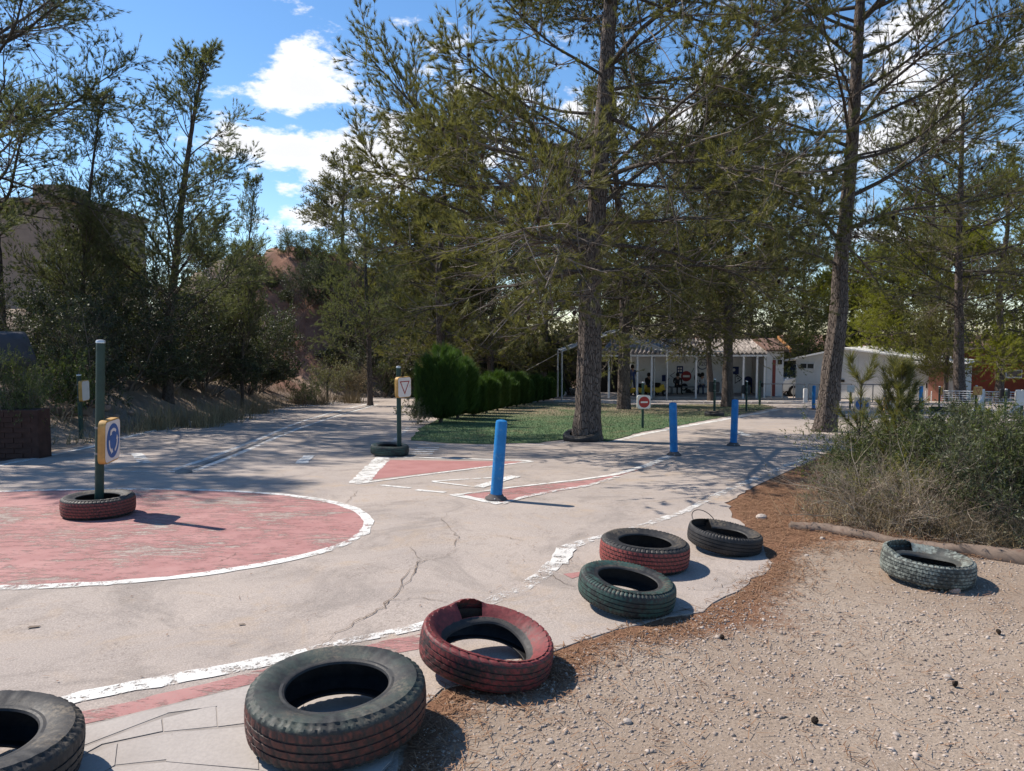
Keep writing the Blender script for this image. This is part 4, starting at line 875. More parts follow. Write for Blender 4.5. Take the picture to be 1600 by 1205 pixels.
# cypress hedge
def cypress(seed, W, H):
    rng = np.random.default_rng(seed); n = 5200; u = rng.random(n) ** .9; z = .22 + (H - .22) * u
    rr = W / 2 * np.minimum(1, np.minimum((u / .10) ** .5 * .9 + .1, ((1.03 - u) / .14) ** .5)); a = rng.uniform(0, 6.283, n); rad = rr * (1 - .35 * rng.random(n) ** 2.2) * (1 + .14 * np.sin(a * 3 + seed) + .08 * np.sin(a * 7))
    pos = np.stack([rad * np.cos(a), rad * np.sin(a), z], 1); pos[:, 2] *= 1 + .22 * nz2(pos[:, 0], pos[:, 1], 11, seed) * u ** 2; d = np.stack([np.cos(a) * .35, np.sin(a) * .35, 1.0 + 0 * a], 1)
    V, F, var = tufts(pos, d + rng.normal(0, .16, d.shape), 7, .19, .012, .45, rng)
    # solid inner twigs so that the column is not hollow
    m_ = 160; a = rng.uniform(0, 6.283, m_); b = np.stack([.05 * np.cos(a), .05 * np.sin(a), rng.uniform(.15, H * .6, m_)], 1); P = polylines(b, np.stack([np.cos(a) * .6, np.sin(a) * .6, 1 + 0 * a], 1), rng.uniform(.3, .6, m_), 5, .6, .1, rng)
    J = join([(*tubes(P, np.linspace(.008, .003, 5)[None] * np.ones((m_, 1)), 3), np.repeat(rng.random(m_), 12), 0), (V, F, var, 1)])
    cr = np_mesh('foliage', J[0], J[1], [M['twig'], M['cypress']], J[3], fattr={'var': J[2]})
    st = MB().tube([(0, 0, -.05), (.02, .01, .3), (0, 0, H * .5), (0, 0, H * .85)], [.05, .042, .025, .008], 8).mesh('trunk', M['bark_grey'], 40)
    return st, cr
cyp = [cypress(3, .95, 1.55), cypress(5, .85, 1.4)]
A_ = gp(688, 663); B_ = gp(872, 622.5); nh = 14
for k in range(nh):
    t_ = (k / (nh - 1)) ** 1.0; p = A_.lerp(B_, t_); p.z = gz(p.x, p.y); s_ = .98 if k < 2 else (.75 - .08 * t_ + .06 * math.sin(k * 2.3))
    o = thing('hedge_cypress', p, 'cypress at the near end of the clipped hedge' if k < 2 else 'cypress in the hedge row running along the lawn', 'hedge plant', 'near cypresses of the hedge' if k < 2 else 'cypresses of the hedge row', rotz=k * 1.9)
    o.scale = (s_ * 1.08, s_ * 1.08, s_ * (1 + .05 * math.sin(k * 1.7))); obj('trunk', cyp[k % 2][0], o); obj('foliage', cyp[k % 2][1], o)
for px, y_, s_ in ((692, 20.5, 1.15), (706, 22, 1.12)):
    x = at(px, 600, y_).x; o = thing('hedge_cypress', (x, y_, gz(x, y_)), 'taller pointed cypress poking above the hedge', 'hedge plant', 'pointed cypresses above the hedge'); o.scale = (s_ * .7, s_ * .7, s_ * 1.08); obj('trunk', cyp[1][0], o); obj('foliage', cyp[1][1], o)
# right-hand bushes
rose = shrub_mesh('rosemary', 12, 1.3, .78, 34, 13, 6, .034, 6, ('twig', 'leaf_mid'), (35, 88), r=.006, aspect=.22, upb=.5)
dryb = shrub_mesh('dry_tangle', 13, 1.25, .6, 60, 9, 5, .02, 1, ('dry_twig', 'leaf_pale'), (12, 75), r=.0065, wig=.22, upb=-.25, bare=.75)
greyb = shrub_mesh('grey_sprigs', 14, .7, .55, 18, 9, 6, .022, 7, ('dry_twig', 'leaf_pale'), (40, 85), r=.004, aspect=.3)
RB = [(rose, 'green_shrub', 1400, 7.0, .95, 'leaf_mid', 'low green shrub at the path corner below the leaning pine'), (rose, 'green_shrub', 1440, 6.7, 1.05, 'leaf_mid', 'dense green shrub in the middle of the thicket above the log'),
      (rose, 'green_shrub', 1540, 6.1, 1.1, 'leaf_dark', 'dark green shrub at the far end of the log'), (rose, 'green_shrub', 1625, 5.9, 1.15, 'leaf_mid', 'bushy green shrub behind the thick end of the log'), (rose, 'green_shrub', 1390, 8.0, .9, 'leaf_dark', 'dark low shrub behind the pine saplings'),
      (rose, 'green_shrub', 1500, 7.6, .95, 'leaf_mid', 'green shrub behind the dry tangle'), (rose, 'green_shrub', 1590, 7.2, 1.0, 'leaf_dark', 'dark shrub behind the bushy green shrub'),
      (dryb, 'dry_shrub', 1392, 6.2, .95, None, 'tangle of pale dry twigs at the left end of the log'), (dryb, 'dry_shrub', 1425, 6.0, 1.05, None, 'sprawling pale dry twigs above the middle of the log'), (dryb, 'dry_shrub', 1510, 5.85, .7, None, 'dry brown twig tangle in front of the dark green shrub'),
      (greyb, 'grey_shrub', 1338, 6.6, .8, None, 'small silvery grey shrub at the edge of the pine litter'), (greyb, 'yellow_green_shrub', 1400, 6.35, .95, 'leaf_yellow', 'small yellow green sprig among the dry twigs'), (rose, 'green_shrub', 1332, 7.8, .45, 'leaf_mid', 'small green tuft at the foot of the leaning pine')]
for k, (ms, nm, px, y_, s_, lm, lab) in enumerate(RB): puts(ms, nm, px, y_, lab, k * 1.3, s_, None, lm)
def sapling(seed, H, nw, br, needle, nl):
    rng = np.random.default_rng(seed); path = np.stack([.02 * np.sin(np.linspace(0, 3, 12)), 0 * np.linspace(0, 3, 12), np.linspace(-.03, H, 12)], 1); V0, F0 = tubes(path[None], np.linspace(.014, .004, 12)[None], 6)
    b = []; d = []; l = []
    for w in range(nw):
        z = H * (.22 + .76 * w / (nw - 1))
        for q in range(br): a = 2 * math.pi * (q + rng.random() * .5) / br + w; e = .35 + .75 * w / nw; b.append((0, 0, z)); d.append((math.cos(a) * math.cos(e), math.sin(a) * math.cos(e), math.sin(e))); l.append(H * (.42 - .28 * w / nw) * rng.uniform(.7, 1.2))
    P = polylines(np.array(b), np.array(d), np.array(l), 6, .6, .08, rng); R1 = np.linspace(.006, .002, 6)[None] * np.ones((len(P), 1))
    Pa = np.concatenate([P, np.stack([path[7:12:1][:, None].repeat(1, 1)[j, 0] for j in (0, 1, 2, 3, 4, 4)])[None]]); n = 16; k = .25 + .75 * rng.random((len(Pa), n)); k[:, 0] = 1; f = (k * 5).ravel() * .999; ti = np.repeat(np.arange(len(Pa)), n); i = f.astype(int); w = (f - i)[:, None]
    pos = Pa[ti, i] * (1 - w) + Pa[ti, i + 1] * w; td = Pa[ti, i + 1] - Pa[ti, i] + UP * 1e-4; V, F, var = tufts(pos, td, 11, nl, .0046, .9, rng)
    st = np_mesh('stem', V0, [F0], [M['bark_grey']], smooth=True); J = join([(*tubes(P, R1, 4), .5, 0), (V, F, var, 1)]); return st, np_mesh('needles', J[0], J[1], [M['twig'], M[needle]], J[3], fattr={'var': J[2]})
for (px, y_, H_, nw, br, nl, lab, mt) in ((1346, 7.2, 1.18, 3, 4, .11, 'thin upright pine sapling with sparse whorls in front of the white hut', 'needle'), (1408, 7.0, 1.22, 8, 7, .10, 'bushy pine sapling in front of the two sign backs', 'needle'), (1502, 7.4, .8, 5, 5, .08, 'small pine sapling below the dark pine trunk', 'needle'), (1545, 7.2, .78, 4, 4, .07, 'yellowing pine sapling beside the small dark post', 'needle_bright')):
    ms = sapling(int(px), H_, nw, br, mt, nl); x = at(px, 600, y_).x; o = thing('pine_sapling', (x, y_, gz(x, y_)), lab, 'sapling', 'pine saplings in the thicket', rotz=px); obj('stem', ms[0], o); obj('needles', ms[1], o)
# dry grass on the bank and road verges
r = np.random.default_rng(90); q = np.column_stack([r.uniform(-14, -6.3, 26000), r.uniform(12, 40, 26000)]); dl = xedge(q[:, 1]) - q[:, 0]; kp = (dl > .35) & (dl < 6) & (nz2(q[:, 0], q[:, 1], 1.6, 8) > -.05 + .25 * r.random(len(q))); q = q[kp]
blades('dry_grass', np.column_stack([q, G(q[:, 0], q[:, 1])]), .26, .012, .5, M['dry'], r, 'dry grass on the left bank')
q = np.concatenate([np.column_stack([r.normal(at(px, 600, y_).x, .22, 260), r.normal(y_, .25, 260)]) for px, y_ in ((470, 31), (478, 32), (540, 33), (552, 31.5), (500, 30), (310, 17), (345, 18.5), (235, 16.2), (270, 17.2), (360, 20), (400, 23))])
blades('grass_tussocks', np.column_stack([q, G(q[:, 0], q[:, 1])]), .55, .016, .45, M['dry'], r, 'pale dry grass tussocks on the bank')
q = np.concatenate([np.column_stack([r.normal(at(px, 600, y_).x, .22, 420), r.normal(y_, .10, 420)]) for px, y_ in ((1355, 6.2), (1410, 6.0), (1480, 5.8), (1560, 5.6), (1330, 6.6), (1620, 5.5))])
blades('straw', np.column_stack([q, G(q[:, 0], q[:, 1])]), .26, .005, .9, M['dry'], r, 'dry straw at the foot of the right-hand shrubs')
# ------------------------------------------------------------------ tyres
def tyre_mesh(name, R, W, Rb, tread, seed=0, dent=0., sag=0., sag_at=0., cut=None, N=216, wob=.006):
    r = np.random.default_rng(seed); top = [(Rb, .34), (Rb + .004, .385), (Rb + .012, .405), (Rb + .022, .405), (Rb + .028, .42), (Rb + (R - Rb) * .40, .475), (Rb + (R - Rb) * .58, .498), (Rb + (R - Rb) * .74, .49), (R - .030, .462), (R - .016, .43), (R - .009, .40)]
    zone_t = [0, .1, .3, .3, .42, .5, .5, .5, .48, .55, .62]
    gro = (-.17, 0., .17) if tread != 'fine' else (-.22, -.075, .075, .22)
    tz = sorted(set([.36, .31] + [g + s for g in gro for s in (-.024, -.018, .018, .024)] + [-.36, -.31, .25, -.25, .09, -.09]), reverse=True)
    prof = [(a, b * W, z, 0, 1) for (a, b), z in zip(top, zone_t)]
    for t in tz:
        dep = 0
        for g in gro:
            if abs(t - g) < .02: dep = .0055
        crown = R - .006 * (abs(t) / .36) ** 2.5
        prof.append((crown - dep, t * W, .7 if abs(t) > .33 else 1., 1. if dep else 0., 2))
    prof += [(a, -b * W, z, 0, 3) for (a, b), z in reversed(list(zip(top, zone_t)))]
    inn = [(Rb + .004, .33), (Rb + .035, .39), (Rb + (R - Rb) * .55, .455), (R - .045, .40), (R - .022, .28), (R - .019, 0)]
    prof += [(a, -b * W, 0, 0, 4) for a, b in inn] + [(a, b * W, 0, 0, 5) for a, b in reversed(inn[:-1])]
    K = len(prof); pr = np.array([p[:4] for p in prof]); kind = np.array([p[4] for p in prof]); th = 2 * np.pi * np.arange(N) / N
    rad = np.repeat(pr[None, :, 0], N, 0); zz = np.repeat(pr[None, :, 1], N, 0); zone = np.repeat(pr[None, :, 2], N, 0); grv = np.repeat(pr[None, :, 3], N, 0)
    i = np.arange(N)[:, None]; tw = (pr[:, 1] / W)[None]
    if tread == 'block': lat = ((i + np.round(tw * 8).astype(int)) % 4 == 0) & (np.abs(tw) > .19) | ((i + np.round(tw * 10).astype(int)) % 6 == 0)
    elif tread == 'chev': lat = ((i + np.round(np.abs(tw) * 26).astype(int)) % 6 == 0)
    elif tread == 'fine': lat = ((i + np.round(tw * 14).astype(int)) % 4 == 0)
    else: lat = ((i % 3 == 0) & (np.abs(tw) > .26))
    lat = lat & ((kind == 2)[None] | ((kind == 1) & (pr[:, 0] > R - .032))[None] | ((kind == 3) & (pr[:, 0] > R - .032))[None])
    zz = zz - np.sign(zz) * .0028 * (lat & np.isin(kind, (1, 3))[None]); rad = rad - .0032 * lat * (1 - grv); grv = np.maximum(grv, lat * 1.)
    # moulded ring and letter-like relief on the side wall
    sw = (kind == 1)[None] & (np.abs(pr[:, 2] - .5) < .01)[None]
    zz = zz + np.where(sw, .0008 * np.sign(np.sin(th * 31)[:, None]) * (np.sin(th * 3)[:, None] > .3), 0)
    c = np.cos(th)[:, None]; s = np.sin(th)[:, None]
    zz = zz * (1 - sag * (np.cos(th - sag_at) * .5 + .5))[:, None] if sag else zz
    upm = (np.isin(kind, (1, 5)))[None] * 1.; frac = np.clip((R - .02 - rad) / (R - Rb), 0, 1)
    zz = zz - dent * upm * frac * (1 + .35 * np.sin(th * 2 + seed))[:, None]
    rad = rad + wob * np.sin(th * 2 + seed)[:, None] + wob * .5 * np.sin(th * 3 + 2 * seed)[:, None]
    keep = np.ones((N, K), bool)
    if cut is not None:
        a0, a1, mode = cut; da = (th - a0) % (2 * np.pi); wn = (a1 - a0) % (2 * np.pi); inw = da < wn; e = np.minimum(da, wn - da) / .25; e = np.clip(e, 0, 1)[:, None] * inw[:, None]
        if mode == 'remove': m_ = (np.isin(kind, (1, 5)) & (pr[:, 0] < R - .018)); keep[:] = ~(inw[:, None] & m_[None])
        if mode == 'curl':
            zz = zz + e * np.where(np.isin(kind, (1,))[None] & (rad > R - .05), .022, 0); m_ = (np.isin(kind, (1, 5)) & (pr[:, 0] < R - .035) & (pr[:, 0] > Rb + .03)); keep[:] = ~((inw & (np.minimum(da, wn - da) > .12))[:, None] & m_[None])
        if mode == 'flap': rad = rad + e * np.where((kind == 1)[None], .03 * frac, 0); zz = zz - e * np.where(np.isin(kind, (1, 5))[None], .07 * frac, 0)
    V = np.stack([rad * c, rad * s, zz + W / 2], -1); idx = np.arange(N * K).reshape(N, K); j = np.roll(idx, -1, 0); nk = np.roll(np.arange(K), -1)
    F = np.stack([idx, j, j[:, nk], idx[:, nk]], -1); kf = keep & keep[:, nk] & np.roll(keep, -1, 0) & np.roll(keep, -1, 0)[:, nk]
    me = np_mesh(name, V, [F[kf].reshape(-1, 4)], [M['tyre_plain']], smooth=True, vattr={'zone': zone.ravel(), 'groove': grv.ravel()}); me.set_sharp_from_angle(angle=R_(24)); return me
def put_tyre(me, pxy, mat, label, off=ROAD, tilt=0., tdir=0., rz=0., group='old tyres lying on the ground', lift=0.):
    p = gp(*pxy, off) if off else gp(*pxy); rot = (Quaternion((math.cos(tdir), math.sin(tdir), 0), tilt) @ Quaternion((0, 0, 1), rz))
    co = np.empty(len(me.vertices) * 3, np.float32); me.vertices.foreach_get('co', co); co = co.reshape(-1, 3); mt = np.array(rot.to_matrix()); zmin = (co @ mt.T)[:, 2].min()
    o = obj('tyre', me, None, (p.x, p.y, p.z - zmin + lift), rot.to_euler(), None, M[mat]); return tag(o, label, 'tyre', group)
ty_fg = tyre_mesh('tyre_wide', .325, .178, .183, 'block', 1)
ty_torn = tyre_mesh('tyre_torn', .288, .165, .170, 'chev', 2, dent=.06, sag=.06, sag_at=-.6, cut=(R_(96), R_(138), 'curl'), wob=.012)
ty_red = tyre_mesh('tyre_round', .285, .168, .165, 'fine', 3)
ty_grn = tyre_mesh('tyre_narrow', .27, .142, .165, 'rib', 4)
ty_blk = tyre_mesh('tyre_slit', .26, .14, .155, 'rib', 5, dent=.03, cut=(R_(80), R_(190), 'remove'))
ty_wht = tyre_mesh('tyre_split', .272, .15, .160, 'fine', 6, dent=.045, cut=(R_(70), R_(190), 'curl'))
put_tyre(ty_fg, (527, 1138), 'tyre_fg', 'dark foreground tyre with faint red side lying on grey slabs', ROAD + .022, R_(3), R_(20), .4)
put_tyre(ty_fg, (-48, 1240), 'tyre_plain', 'plain black tyre cut off at the lower corner of the pavement', ROAD + .02, R_(7), R_(115), 1.4)
put_tyre(ty_torn, (757, 1043), 'tyre_torn', 'torn red painted tyre with its side wall caved in, tilted on the concrete edge', ROAD, R_(11), R_(60), 0, lift=-.02)
put_tyre(ty_grn, (976, 944), 'tyre_green', 'dark green painted narrow tyre tilted in front of the red tyre', ROAD, R_(8), R_(70), .3, lift=-.012)
put_tyre(ty_red, (1005, 884), 'tyre_red', 'bright red painted tyre lying on the concrete behind the green one', ROAD, R_(4), R_(80), .9)
tb = put_tyre(ty_blk, (1129, 857), 'tyre_dark', 'black unpainted tyre with torn side wall and a wire loop sticking up', ROAD, R_(8), R_(85), .5, lift=-.018)
w_ = [Vector((-.19 + .2 * (1 - math.cos(t)) * .5, .13 + .07 * math.sin(t), .155 + .055 * math.sin(t))) for t in np.linspace(0, math.pi, 12)]
MB().tube(w_, .003, 6).obj('wire_loop', M['sign_dark'], tb)
put_tyre(ty_wht, (1447, 905), 'tyre_white', 'whitish painted tyre with split side wall lying alone on the gravel', 0, R_(4), R_(80), .2)
isl_t = put_tyre(ty_red, (155, 803), 'tyre_island', 'faded red tyre around the roundabout sign post', ROAD + .008, 0, 0, .8)
gw_t = put_tyre(ty_grn, (609, 711), 'tyre_green', 'small green painted tyre around the give way sign post', ROAD + .008, R_(3), R_(90), 1.5)
# tyre propped round the trunk of the big pine
tt = obj('tyre', ty_grn, None, (b1.x - .10, b1.y - .08, b1.z + .02), (R_(6), R_(-11), .4), 1.22, M['tyre_plain']); tag(tt, 'grey dusty tyre slipped around the foot of the big pine', 'tyre', 'old tyres lying on the ground')
# ------------------------------------------------------------------ signs
def rrect(w, h, r, n=5):
    out = []
    for cx, cy, a0 in ((w / 2 - r, h / 2 - r, 0), (-w / 2 + r, h / 2 - r, 90), (-w / 2 + r, -h / 2 + r, 180), (w / 2 - r, -h / 2 + r, 270)):
        for k in range(n + 1): a = R_(a0 + 90 * k / n); out.append((cx + r * math.cos(a), cy + r * math.sin(a)))
    return out
def disc(r, n=40, c=(0, 0)): return [(c[0] + r * math.cos(2 * math.pi * k / n), c[1] + r * math.sin(2 * math.pi * k / n)) for k in range(n)]
def ringface(mb, ro, ri, y, n=40):
    v = [(ro * math.cos(2 * math.pi * k / n), y, ro * math.sin(2 * math.pi * k / n)) for k in range(n)] + [(ri * math.cos(2 * math.pi * k / n), y, ri * math.sin(2 * math.pi * k / n)) for k in range(n)]
    mb.add(v, [(k, (k + 1) % n, (k + 1) % n + n, k + n) for k in range(n)])
def symbol(kind, parent, y, s):
    """flat print on the sign face; local -y is the front"""
    if kind == 'roundabout':
        MB().prism(disc(.40 * s), y, y - .002).obj('blue_disc', M['sign_blue'], parent)
        for q in range(3):
            a0 = R_(90 + 120 * q - 38); a1 = R_(90 + 120 * q + 32); n = 10; ro, ri = .295 * s, .225 * s; mb = MB(); pts = [(ro * math.cos(a0 + (a1 - a0) * k / n), ro * math.sin(a0 + (a1 - a0) * k / n)) for k in range(n + 1)] + [(ri * math.cos(a1 - (a1 - a0) * k / n), ri * math.sin(a1 - (a1 - a0) * k / n)) for k in range(n + 1)]
            v = [(x, y - .0035, z) for x, z in pts]; f = [(k, k + 1, 2 * n - k, 2 * n + 1 - k) for k in range(n)]; mb.add(v, f)
            rm = .26 * s; a2 = a1 + R_(26); mb.add([(rm * 1.30 * math.cos(a1), y - .0036, rm * 1.30 * math.sin(a1)), (rm * .70 * math.cos(a1), y - .0036, rm * .70 * math.sin(a1)), (rm * math.cos(a2), y - .0036, rm * math.sin(a2))], [(0, 1, 2)])
            mb.obj('arrow', M['sign_white'], parent)
    elif kind == 'no_entry':
        MB().prism(disc(.40 * s), y, y - .002).obj('red_disc', M['sign_red'], parent); MB().box((0, y - .003, 0), (.52 * s, .003, .11 * s)).obj('white_bar', M['sign_white'], parent)
    elif kind == 'give_way':
        def tri_(k): return [(-.36 * s * k, .30 * s - .30 * s * (1 - k) * .64), (.36 * s * k, .30 * s - .30 * s * (1 - k) * .64), (0, .30 * s - .66 * s * k - .30 * s * (1 - k) * .64)]
        mb = MB(); o_, i_ = tri_(1), tri_(.76); mb.add([(x, y - .002, z) for x, z in o_ + i_], [(0, 1, 4, 3), (1, 2, 5, 4), (2, 0, 3, 5)]); mb.obj('red_triangle', M['sign_red'], parent)
    elif kind == 'blue': MB().prism(disc(.40 * s), y, y - .002).obj('blue_disc', M['sign_blue'], parent)
    elif kind == 'red_ring': mb = MB(); ringface(mb, .42 * s, .31 * s, y - .002); mb.obj('red_ring', M['sign_red'], parent)
def make_sign(name, loc, h, rpost, label, plates, lean=(0, 0), group='sign posts of the circuit', cap='cap_metal', postm='dark_green_metal', cat='traffic sign'):
    """plates: list of (height of centre, size, yaw, symbol, edge material, face material, sideways shift)"""
    t = thing(name, loc, label, cat, group, rot=(lean[0], lean[1], 0))
    MB().lathe([(rpost, -.08), (rpost, h - .012)], 20).obj('post', M[postm], t, 40)
    MB().lathe([(rpost * 1.06, h - .012), (rpost * 1.06, h + .004), (rpost * .9, h + .012), (rpost * .3, h + .016)], 20).obj('post_cap', M[cap], t, 40)
    for (z, s, yaw, sym, em, fm, sx) in plates:
        c, sn = math.cos(yaw), math.sin(yaw); e = obj('sign_plate', MB().prism(rrect(s, s, s * .16), -.028, .028).mesh('sign_plate', M[em], 35, .004), t, (sx * c + sn * (rpost + .031), sx * sn - c * (rpost + .031), z), (0, 0, yaw))
        MB().prism(rrect(s * .93, s * .93, s * .13), -.0285, -.031).obj('face', M[fm], e); symbol(sym, e, -.0315, s)
        for zz in (-.3 * s, .3 * s): MB().lathe([(rpost * 1.12, zz - .008), (rpost * 1.12, zz + .008)], 16, (-sx, rpost + .031, 0)).obj('clamp', M['grey_metal'], e, 40)
    return t
p = gp(155, 801, ROAD + .008)
make_sign('sign_post', p, 1.47, .036, 'green post with blue roundabout sign standing in the faded red tyre', [(.625, .37, R_(99), 'roundabout', 'sign_edge', 'sign_white', .02)], (0, R_(2.6)))
p = gp(624, 710, ROAD + .008)
make_sign('sign_post', p, 1.27, .033, 'green post with give way triangle sign in the small green tyre', [(.98, .30, R_(58), 'give_way', 'sign_edge', 'sign_white', .02)])
p = gp(1004, 671)
make_sign('sign_post', p, 1.02, .028, 'short post with red no entry sign on the lawn', [(.60, .30, R_(8), 'no_entry', 'sign_grey', 'sign_white', 0)])
p = gp(127, 685)
make_sign('sign_post', p, 1.17, .040, 'green post with a sign seen edge-on beside the left road verge', [(.88, .38, R_(100), 'none', 'sign_edge', 'sign_white', .02)])
p = gp(512, 628)
make_sign('sign_post', p, 1.35, .045, 'thin dark post with a small sign at the far road verge', [(1.1, .42, R_(110), 'none', 'sign_dark', 'sign_grey', 0)], cap='dark_green_metal')
p = gp(1116, 651)
make_sign('sign_post', p, 1.06, .034, 'dark sign post standing in a black tyre on the lawn edge', [(.84, .30, R_(178), 'none', 'sign_dark', 'sign_grey', 0)])
t5 = put_tyre(ty_grn, (1116, 651.5), 'tyre_plain', 'black tyre lying around the dark sign post on the lawn edge', .01, 0, 0, .3)
p = gp(1166, 644); make_sign('sign_post', p, .98, .032, 'slim dark post with pale cap in front of the blue painted doorway', [(.72, .28, R_(185), 'none', 'sign_dark', 'sign_grey', 0)])
p = gp(1187, 634); make_sign('sign_post', p, .95, .045, 'plain dark post at the right end of the porch', [(.8, .16, R_(90), 'none', 'sign_dark', 'sign_dark', 0)], cap='dark_green_metal')
p = gp(1328, 640); make_sign('sign_post', p, .82, .030, 'post with small white box sign behind the leaning pine', [(.72, .24, R_(-20), 'none', 'sign_white', 'sign_white', 0)])
p = gp(1346, 668); make_sign('sign_post', p, .66, .030, 'post with pale framed blue round sign behind the saplings', [(.52, .34, R_(-25), 'blue', 'sign_grey', 'sign_grey', 0)])
p = gp(1393, 672); make_sign('sign_post', p, .70, .030, 'post with wooden framed red ring sign behind the bushy sapling', [(.54, .36, R_(-15), 'red_ring', 'sign_edge', 'sign_grey', 0)])
p = gp(1467, 642); make_sign('sign_post', p, .80, .030, 'dark post with wooden backed sign in a black tyre by the annex', [(.66, .26, R_(60), 'none', 'sign_edge', 'sign_dark', 0)])
put_tyre(ty_grn, (1467, 643), 'tyre_plain', 'black tyre around the post with the wooden backed sign', ROAD, 0, 0, .3)
p = gp(1524, 646); make_sign('sign_post', p, .85, .030, 'post with wooden framed triangle sign in front of the mesh fence', [(.70, .27, R_(5), 'give_way', 'sign_edge', 'sign_edge', 0)])
p = gp(1570, 655); make_sign('sign_post', p, .80, .030, 'dark post with a dark sign back in front of the mesh fence', [(.68, .26, R_(180), 'none', 'sign_dark', 'sign_dark', 0)])
p = gp(1595, 668, ROAD); make_sign('sign_post', p, .82, .032, 'green post with grey round sign standing in a pale green tyre', [(.66, .34, R_(-10), 'none', 'sign_grey', 'sign_white', 0)])
put_tyre(ty_grn, (1594, 669), 'tyre_white', 'pale green tyre around the foot of the grey round sign', ROAD, 0, 0, .6)
# ------------------------------------------------------------------ blue bollards
def bollard(px, py, h, lean, label, r=.056):
    p = gp(px, py, ROAD + .008); t = thing('bollard', p, label, 'bollard', 'blue plastic bollards', rot=(lean[0], lean[1], 0))
    MB().lathe([(r, .035), (r * 1.02, .06), (r, .075), (r * 1.0, h * .5), (r * .98, h - .025), (r * .9, h - .008), (r * .55, h), (.004, h + .001)], 28).obj('tube', M['bollard_blue'], t, 35)
    MB().lathe([(r * 1.9, 0), (r * 1.85, .012), (r * 1.35, .03), (r * 1.12, .05), (r * .6, .052)], 28).obj('foot', M['bollard_foot'], t, 35)
    for k in range(3): a = 2.1 * k + .4; MB().lathe([(.008, .012), (.008, .024), (.003, .027)], 8, (r * 1.6 * math.cos(a), r * 1.6 * math.sin(a), 0)).obj('bolt', M['galvanised'], t)
bollard(775, 780, .755, (R_(1), R_(4.2)), 'leaning blue bollard on the red painted wedge'); bollard(1053, 711, .76, (R_(0), R_(-2)), 'blue bollard at the tip of the white wedge line beside the lawn'); bollard(1146, 696, .755, (0, R_(1.2)), 'blue bollard in the middle of the shaded path')
bollard(1271, 640, .80, (0, 0), 'far blue bollard just behind the leaning pine trunk'); bollard(1438, 647, .82, (0, 0), 'far blue bollard in front of the terracotta annex')
# ------------------------------------------------------------------ rubber lane divider between the two white lines
def divider(a, b, label):
    A = gp(*a, ROAD + .004); B = gp(*b, ROAD + .004); t = thing('lane_divider', A, label, 'lane divider', 'rubber lane dividers'); d = B - A; n = max(2, int(d.length / .4)); V = []; F = []
    for i in range(n + 1):
        q = d * (i / n); q.z = float(base(A.y + q.y)) - float(base(A.y)); s = Vector((d.y, -d.x, 0)).normalized()
        for w, z in ((-.035, 0), (-.022, .006), (.022, .006), (.035, 0)): V.append(q + s * w + Vector((0, 0, z)))
    for i in range(n):
        for k in range(3): F.append((4 * i + k, 4 * i + k + 1, 4 * i + 5 + k, 4 * i + 4 + k))
    F += [(0, 1, 2, 3), (4 * n + 3, 4 * n + 2, 4 * n + 1, 4 * n)]; MB().add(V, F).obj('strip', M['rubber_strip'], t)
    for q in (Vector((0, 0, 0)), d): MB().lathe([(.10, .002), (.09, .02), (.05, .032), (.01, .035)], 20, q + Vector((0, 0, (float(base(A.y + q.y)) - float(base(A.y))) - q.z if q.length else 0))).obj('end_cap', M['rubber_strip'], t, 50)
divider((287, 738), (436, 679), 'low dark rubber strip between the double white lines'); divider((505, 654), (575, 635), 'far low rubber strip between the double white lines')
# ------------------------------------------------------------------ log and kerb pieces
def log_():
    A = gp(1236, 826); pts = [gp(x, y) for x, y in ((1236, 826), (1300, 833), (1380, 847), (1460, 860), (1540, 870), (1640, 886))]; t = thing('log', A, 'long weathered split log edging the right-hand shrubs', 'log'); P = spline([tuple(p_ - A) for p_ in pts], 40)
    rr = .035 + .012 * np.sin(np.linspace(0, 9, 40)) + .02 * np.linspace(0, 1, 40); V, F = tubes((P + np.array([0, 0, .030]))[None], rr[None], 12); r_ = np.random.default_rng(2); V = V + r_.normal(0, .005, V.shape); V[:, 2] -= .012
    obj('wood', np_mesh('wood', V, [F], [M['log']], smooth=True), t); MB().tube([P[0] + np.array([-.015, 0, .018]), P[0] + np.array([.0, 0, .018])], [.02, .034], 12).obj('cut_end', M['log'], t)
log_()
def stump_log():
    p = gp(100, 652); t = thing('log', p, 'short log lying on the dirt beside the brick wall', 'log'); MB().tube([(-.5, .1, .11), (-.2, .05, .12), (.2, 0, .13), (.55, -.05, .12)], [.10, .12, .12, .10], 14).obj('wood', M['log'], t, 50)
stump_log()
for k, (x, y, s_) in enumerate(((150, 634, .16), (165, 640, .12), (139, 645, .10), (182, 652, .07), (205, 648, .08), (190, 668, .05), (160, 672, .05), (225, 660, .05))):
    p = gp(x, y); tag(obj('rubble_stone', rocks[k % 4], None, (p.x, p.y, p.z + s_ * .3), (0, 0, k), s_, M['stone_pink']), 'reddish rubble stone on the dirt behind the roundabout sign', 'stone', 'rubble stones on the left verge')
